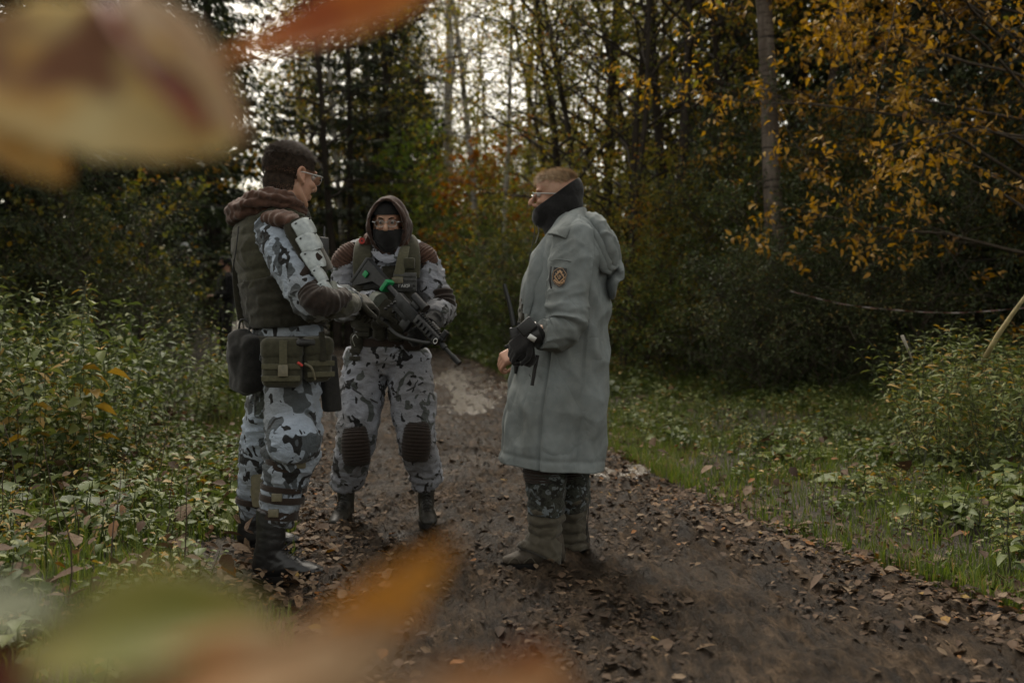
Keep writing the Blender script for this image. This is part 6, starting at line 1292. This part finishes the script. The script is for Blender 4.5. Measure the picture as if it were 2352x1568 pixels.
    part("glove_fingers", [ellipsoid(P(1204, 806, 4.30), (.045, .035, .045)), ellipsoid(P(1215, 822, 4.31), (.03, .03, .035))], M_black_cloth, root, .006, 3, lambda q: folds(q, .006, (20, 20, 20), 3.0))
    part("chest_rig", [tube([P(1226, 625, 4.62), P(1213, 680, 4.61), P(1205, 755, 4.60)], [(.02, .07), (.03, .08), (.03, .08)], 18, 30, ref=f)], M_dark_olive, root, .008, 1, lambda q: folds(q, .007, (18, 18, 30), 4.0))
    for pts in ([P(1229, 505, 4.58), P(1226, 545, 4.56), P(1214, 600, 4.54)], [P(1230, 510, 4.60), P(1238, 530, 4.55), P(1230, 560, 4.5)]): part("cord", [tube(pts, [.0022] * 3, 6, 20)], M_blk, root)
    part("hanging_strap", [tube([P(1235, 815, 4.34), P(1228, 850, 4.345), P(1222, 885, 4.35)], [(.003, .008)] * 3, 8, 12)], M_blk, root)
    part("knife_sheath", [tube([P(1190, 800, 4.56), P(1187, 830, 4.55), P(1184, 858, 4.55)], [.016, .014, .006], 10, 12)], M_blk, root)
    # trousers, gaiters, boots
    for L in (LN, LF):
        part("trouser_leg", [tube(L[:4], [.105, .10, .088, .075], 26, 44)], M_camoC, root, .009, 3, lambda q: folds(q, .010, (8, 8, 16), 5.0))
        part("knee_patch", [tube([L[2] + Up * .07 + f * .01, L[2] + f * .012, L[2] - Up * .05 + f * .01], [.088, .096, .086], 24, 40, disp=lambda u, a, V: .004 * np.sin(u * 50))], M_brown_dark if L is LF else M_brown_strap, root)
    gN = [P(1254, 1158, 4.49), P(1254, 1190, 4.49), P(1252, 1225, 4.49), P(1246, 1258, 4.48), P(1238, 1276, 4.47)]
    part("gaiter", [tube(gN, [(.066, .062), (.076, .068), (.068, .064), (.088, .064), (.105, .066)], 32, 60, ref=f, disp=lambda u, a, V: .008 * np.sin(u * 34 + 1.5 * np.sin(a)) * sstep(.75, .3, u))], M_gaiter, root, .0075, 2, lambda q: folds(q, .008, (10, 10, 16), 6.0))
    gF = [P(1314, 1120, 4.70), P(1314, 1150, 4.70), P(1315, 1200, 4.71), P(1316, 1240, 4.71), P(1316, 1258, 4.71)]
    part("gaiter", [tube(gF, [(.062, .06), (.07, .066), (.062, .06), (.062, .06), (.07, .062)], 32, 60, ref=f, disp=lambda u, a, V: .008 * np.sin(u * 40 + 1.5 * np.sin(a)))], M_gaiter, root, .0075, 2, lambda q: folds(q, .008, (10, 10, 16), 9.0))
    for (px, y, dd) in ((1256, 4.49, f), (1314, 4.71, f)):
        x = P(px, 1290, y); g = max(-.01, float(ground_z(x[0], y)) - .04); bt = boot(x[0] + .005, y, g, dd, root, M_hike, .15, 1.0, (0, 0, 0), False)
        for k in range(3): part("boot_panel", [tube([np.array([x[0] + .02 - .07 * k, y - .048, g + .035]), np.array([x[0] - .005 - .07 * k, y - .052, g + .060]), np.array([x[0] - .035 - .07 * k, y - .048, g + .035])], [.0028] * 3, 6, 10)], M_gaiter, bt)
    part("gaiter_lace", [tube([P(1341, 1130, 4.70), P(1352, 1165, 4.68), P(1349, 1205, 4.68), P(1354, 1238, 4.68), P(1349, 1240, 4.68), P(1346, 1190, 4.68), P(1340, 1140, 4.69)], [.0022] * 7, 6, 50)], M_blk, root)
person_c()
def radio():
    root = empty("walkie_talkie", tuple(P(1184, 770, 4.34))); tag(root, "black handheld radio with long upright aerial held against the grey coat", "radio")
    A = np.stack([nrm((.98, 0, .16)), np.array([0, 1.0, 0]), nrm((-.16, 0, .98))])
    b = part("casing", [rbox(P(1187, 774, 4.33), (.027, .018, .045), A, .35)], M_blk, root); part("aerial", [tube([P(1180, 748, 4.33), P(1172, 705, 4.33), P(1158, 652, 4.33)], [.0115, .010, .0085], 12, 16)], M_blk, root)
    part("knob", [tube([P(1191, 748, 4.33), P(1190, 740, 4.33)], [.007, .007], 10, 4)], M_blk, b); part("push_button", [rbox(P(1174, 776, 4.33), (.004, .009, .018), A, .4)], M_blk, b); part("belt_clip", [rbox(P(1170, 792, 4.33), (.022, .006, .008), np.stack([nrm((.8, 0, .5)), np.array([0, 1.0, 0]), nrm((-.5, 0, .8))]), .4)], M_blk, b)
radio()
# ------------------------------------------------------------------ two figures far behind on the bank
def far_person(px, Y, label, mj, mt, mh, hood, hgt=1.78, face=(.4, -.9, 0)):
    x = px_x(px, Y); g = float(H(x, Y)); o = np.array([x, Y, g]); root = empty("person", tuple(o)); tag(root, label, "person"); f = nrm(face); l = np.cross((0, 0, 1), f); k = hgt / 1.78; A = np.stack([f, l, np.array([0, 0, 1.0])])
    def W(p): return (np.array(p, float) * k) @ A + o
    ho = W((.02, 0, 1.66)); tor = [W((0, 0, .88)), W((0, 0, 1.05)), W((0, 0, 1.28)), W((0, 0, 1.42)), W((0, 0, 1.50))]; tr = np.array([(.12, .17), (.115, .16), (.13, .19), (.11, .19), (.06, .08)]) * k
    arms = [[W((0, s * .20, 1.42)), W((.02, s * .25, 1.14)), W((.24, s * .10, 1.08))] for s in (-1, 1)]; legs = [[W((0, s * .10, .9)), W((.02, s * .12, .48)), W((0, s * .13, .09)), W((.12, s * .14, .05))] for s in (-1, 1)]
    B = head_pieces(ho, A, k, 1, W((0, 0, 1.5))) + [tube(tor, tr * .85, 18, 16, ref=f)] + [tube(a, np.array([.045, .04, .03]) * k, 10, 16) for a in arms] + [tube(q, np.array([.08, .058, .045, .04]) * k, 12, 20) for q in legs]
    for a in arms: B += hand_pieces(a[2], f, (0, 0, 1), 1, k)
    part("body", B, M_skin, root, .010, 1, decimate=.5)
    part("jacket", [tube(tor, tr * 1.12, 20, 20, ref=f)] + [tube(a, np.array([.07, .062, .048]) * k, 12, 20) for a in arms], mj, root, .014, 2, lambda v: folds(v, .010, (8, 8, 14), 1.0))
    part("trousers", [tube(q[:3], np.array([.105, .085, .06]) * k, 14, 20) for q in legs] + [tube([W((0, 0, .8)), W((0, 0, .98))], np.array([(.12, .16), (.125, .17)]) * k, 18, 6, ref=f)], mt, root, .014, 2, lambda v: folds(v, .009, (8, 8, 14), 2.0))
    part("vest", [tube([W((0, 0, 1.05)), W((0, 0, 1.25)), W((0, 0, 1.40))], np.array([(.155, .19), (.165, .2), (.14, .17)]) * k, 22, 16, ref=f, sq=3)], M_dark_olive, root, .014, 2)
    V, Q, _ = ellipsoid((-.01, 0, .03), (.118, .1, .105), n=36, m=26); ok = V[:, 2] > (.0 if not hood else -.2); ok &= ~((V[:, 0] > .05) & (V[:, 2] < .06) & (np.abs(V[:, 1]) < .07)); mb = MB(); mb.addm((((V * k) @ A + ho), Q[ok[Q].all(1)], [])); mb.build("hood" if hood else "helmet", mh, root)
    part("face_mask", [to_world(ellipsoid(np.array((.045, 0, -.055)) * k, np.array((.068, .066, .062)) * k), ho, A)], M_black_cloth, root)
    for q in legs: boot(q[2][0], q[2][1], g, f, root, M_leather, .2, k, laces=False)
far_person(424, 18.0, "distant figure in dark camouflage with a pale grey helmet behind the bank", M_camoC, M_camoC, M_plate, False, 1.72)
far_person(520, 16.5, "distant dark-hooded figure half hidden behind the vested person's back", M_black_cloth, M_bag, M_black_cloth, True, 1.66, (-.8, -.5, 0))
# ------------------------------------------------------------------ sapling beside the lens: out-of-focus leaves in the foreground
def blade_leaf(name, base, tip, normal, width, curl, twist, m, parent, rv, cup=.25):
    base, tip = np.asarray(base, float), np.asarray(tip, float); d = tip - base; L = np.linalg.norm(d); d = d / L; nn = nrm(np.asarray(normal, float) - (np.asarray(normal) @ d) * d); s = np.cross(nn, d)
    n, k = 22, 15; t = np.linspace(0, 1, n); hw = width / 2 * np.sin(PI * np.clip(t, .002, .998) ** .8) ** .75 * (1 + .05 * np.sin(t * 40)); V = []
    for j in np.linspace(-1, 1, k):
        a = twist * (t - .5); ss = np.cos(a)[:, None] * s + np.sin(a)[:, None] * nn; n2 = -np.sin(a)[:, None] * s + np.cos(a)[:, None] * nn
        V.append(base + d * L * t[:, None] + ss * (hw * j)[:, None] + n2 * (cup * hw * abs(j) ** 1.6 + curl * L * np.sin(t * PI) - .03 * hw * (j == 0))[:, None])
    V = np.stack(V, 1).reshape(-1, 3); me = np_mesh(name, V, grid_faces(n, k, False)); o = link(name, me, m, parent); so = o.modifiers.new("t", 'SOLIDIFY'); so.thickness = .0004; return o
def fleaf(name, c0, c1, c2, sc=40, spot=(.05, .022, .01), tr=.45, th=(.56, .66)):
    def f(t, b):
        co = texco(t); n1 = noise(t, co, sc, 3); col = ramp(t, n1, [(.33, c0), (.5, c1), (.66, c2)]); n2 = noise(t, co, sc * .8, 2); col = mixc(t, ramp(t, n2, [(th[0], (0, 0, 0)), (th[1], (.9, .9, .9))]), col, spot)
        t.links.new(col, b.inputs['Base Color']); b.inputs['Roughness'].default_value = .5; b.inputs['Specular IOR Level'].default_value = .35
        T = N(t, "ShaderNodeBsdfTranslucent"); t.links.new(col, T.inputs['Color']); mx = N(t, "ShaderNodeMixShader"); mx.inputs[0].default_value = tr
        t.links.new(b.outputs[0], mx.inputs[1]); t.links.new(T.outputs[0], mx.inputs[2]); t.links.new(mx.outputs[0], t.nodes["Material Output"].inputs['Surface'])
    return mat(name, f)
ML_cream = fleaf("cream_leaf", (.62, .52, .27), (.58, .44, .19), (.54, .32, .08), 16, (.2, .07, .03))
ML_or = fleaf("orange_leaf", (.52, .20, .02), (.42, .13, .016), (.26, .055, .014), 20, (.14, .03, .012))
ML_amber = fleaf("amber_leaf", (.52, .33, .08), (.50, .28, .06), (.44, .19, .04), 20, (.3, .07, .015))
ML_rusty = fleaf("rusty_leaf", (.30, .09, .02), (.22, .05, .015), (.14, .03, .012), 20)
ML_flame = fleaf("flame_leaf", (.60, .27, .035), (.54, .21, .03), (.40, .11, .02), 20, (.3, .06, .015))
ML_tan = fleaf("tan_leaf", (.50, .36, .22), (.46, .30, .16), (.44, .22, .08), 22, (.2, .07, .03))
ML_grn = fleaf("olive_green_leaf", (.12, .13, .008), (.16, .15, .012), (.2, .155, .02), 22, (.1, .09, .02))
ML_redb = fleaf("dark_red_leaf", (.09, .02, .012), (.14, .03, .015), (.2, .05, .02), 22)
ML_pale = fleaf("pale_green_leaf", (.26, .28, .19), (.30, .31, .21), (.24, .25, .15), 22, (.2, .2, .12))
def sapling():
    root = empty("foreground_sapling", (-.80, .50, 0)); tag(root, "young tree beside the photographer with out-of-focus orange and yellow leaves", "sapling")
    st = [np.array([-.80, .50, -.05]), np.array([-.78, .52, .6]), np.array([-.75, .53, 1.2]), np.array([-.73, .55, 1.9])]
    mb = MB(); mb.addm(tube(st, [.012, .010, .008, .004], 10, 30)); mb.build("trunk", M_twig, root)
    def twig(pts, r=.0022): mb = MB(); mb.addm(tube(pts, np.linspace(r * 1.4, r, len(pts)), 8, 20)); return mb.build("twig", M_twig, root)
    A1 = P(-300, -60, 0.488); twig([np.array([-.75, .53, 1.22]), P(-700, 60, 0.464), A1, P(150, -160, 0.464), P(560, -190, 0.451), P(1000, -120, 0.439)])
    blade_leaf("leaf", P(-90, 90, .53), P(540, 340, .50), (.12, -.95, .25), .084, .02, .2, ML_cream, root, 0, .2)
    blade_leaf("leaf", P(215, -10, .52), P(480, 320, .49), (.75, -.6, .3), .030, .02, .6, ML_rusty, root, 0, .3)
    blade_leaf("leaf", P(290, -20, .53), P(570, 330, .50), (.35, -.9, .2), .034, .03, .3, ML_tan, root, 0, .2)
    blade_leaf("leaf", P(-160, 60, .55), P(160, 420, .52), (-.1, -.95, .25), .060, .03, .2, ML_cream, root, 0, .2)
    blade_leaf("leaf", P(1020, -50, .52), P(470, 150, .53), (.1, -.80, .55), .036, -.04, .9, ML_flame, root, 0, .4)
    A2 = P(-320, 1640, 0.351); twig([np.array([-.77, .525, .82]), P(-600, 1560, 0.351), A2, P(150, 1660, 0.342), P(700, 1680, 0.342), P(1300, 1690, 0.342)])
    blade_leaf("leaf", P(40, 1520, 0.351), P(640, 1420, 0.351), (.1, -.5, .85), 0.050, .06, .3, ML_grn, root, 0)
    blade_leaf("leaf", P(-240, 1460, 0.390), P(150, 1390, 0.390), (.0, -.5, .85), 0.031, .04, .2, ML_pale, root, 0)
    blade_leaf("leaf", P(200, 1640, 0.332), P(860, 1500, 0.332), (.0, -.7, .7), 0.030, .05, .3, ML_tan, root, 0)
    blade_leaf("leaf", P(640, 1640, 0.342), P(1045, 1240, 0.351), (.5, -.75, .4), 0.027, -.04, 1.0, ML_amber, root, 0, .3)
    blade_leaf("leaf", P(520, 1660, 0.337), P(930, 1440, 0.342), (-.2, -.9, .35), 0.033, .05, .4, ML_tan, root, 0)
    blade_leaf("leaf", P(780, 1660, .34), P(1320, 1555, .34), (0, -.75, .6), .022, .03, .3, ML_tan, root, 0)
    blade_leaf("leaf", P(1200, 1700, 0.351), P(1195, 1465, 0.351), (.2, -.95, .1), 0.022, .03, .5, ML_redb, root, 0)
    blade_leaf("leaf", P(1330, 1700, 0.351), P(1240, 1480, 0.351), (-.4, -.9, .1), 0.018, .03, .5, ML_tan, root, 0)
    blade_leaf("leaf", P(-140, 1660, 0.351), P(120, 1505, 0.351), (.1, -.9, .4), 0.026, .03, .3, ML_redb, root, 0)
sapling()
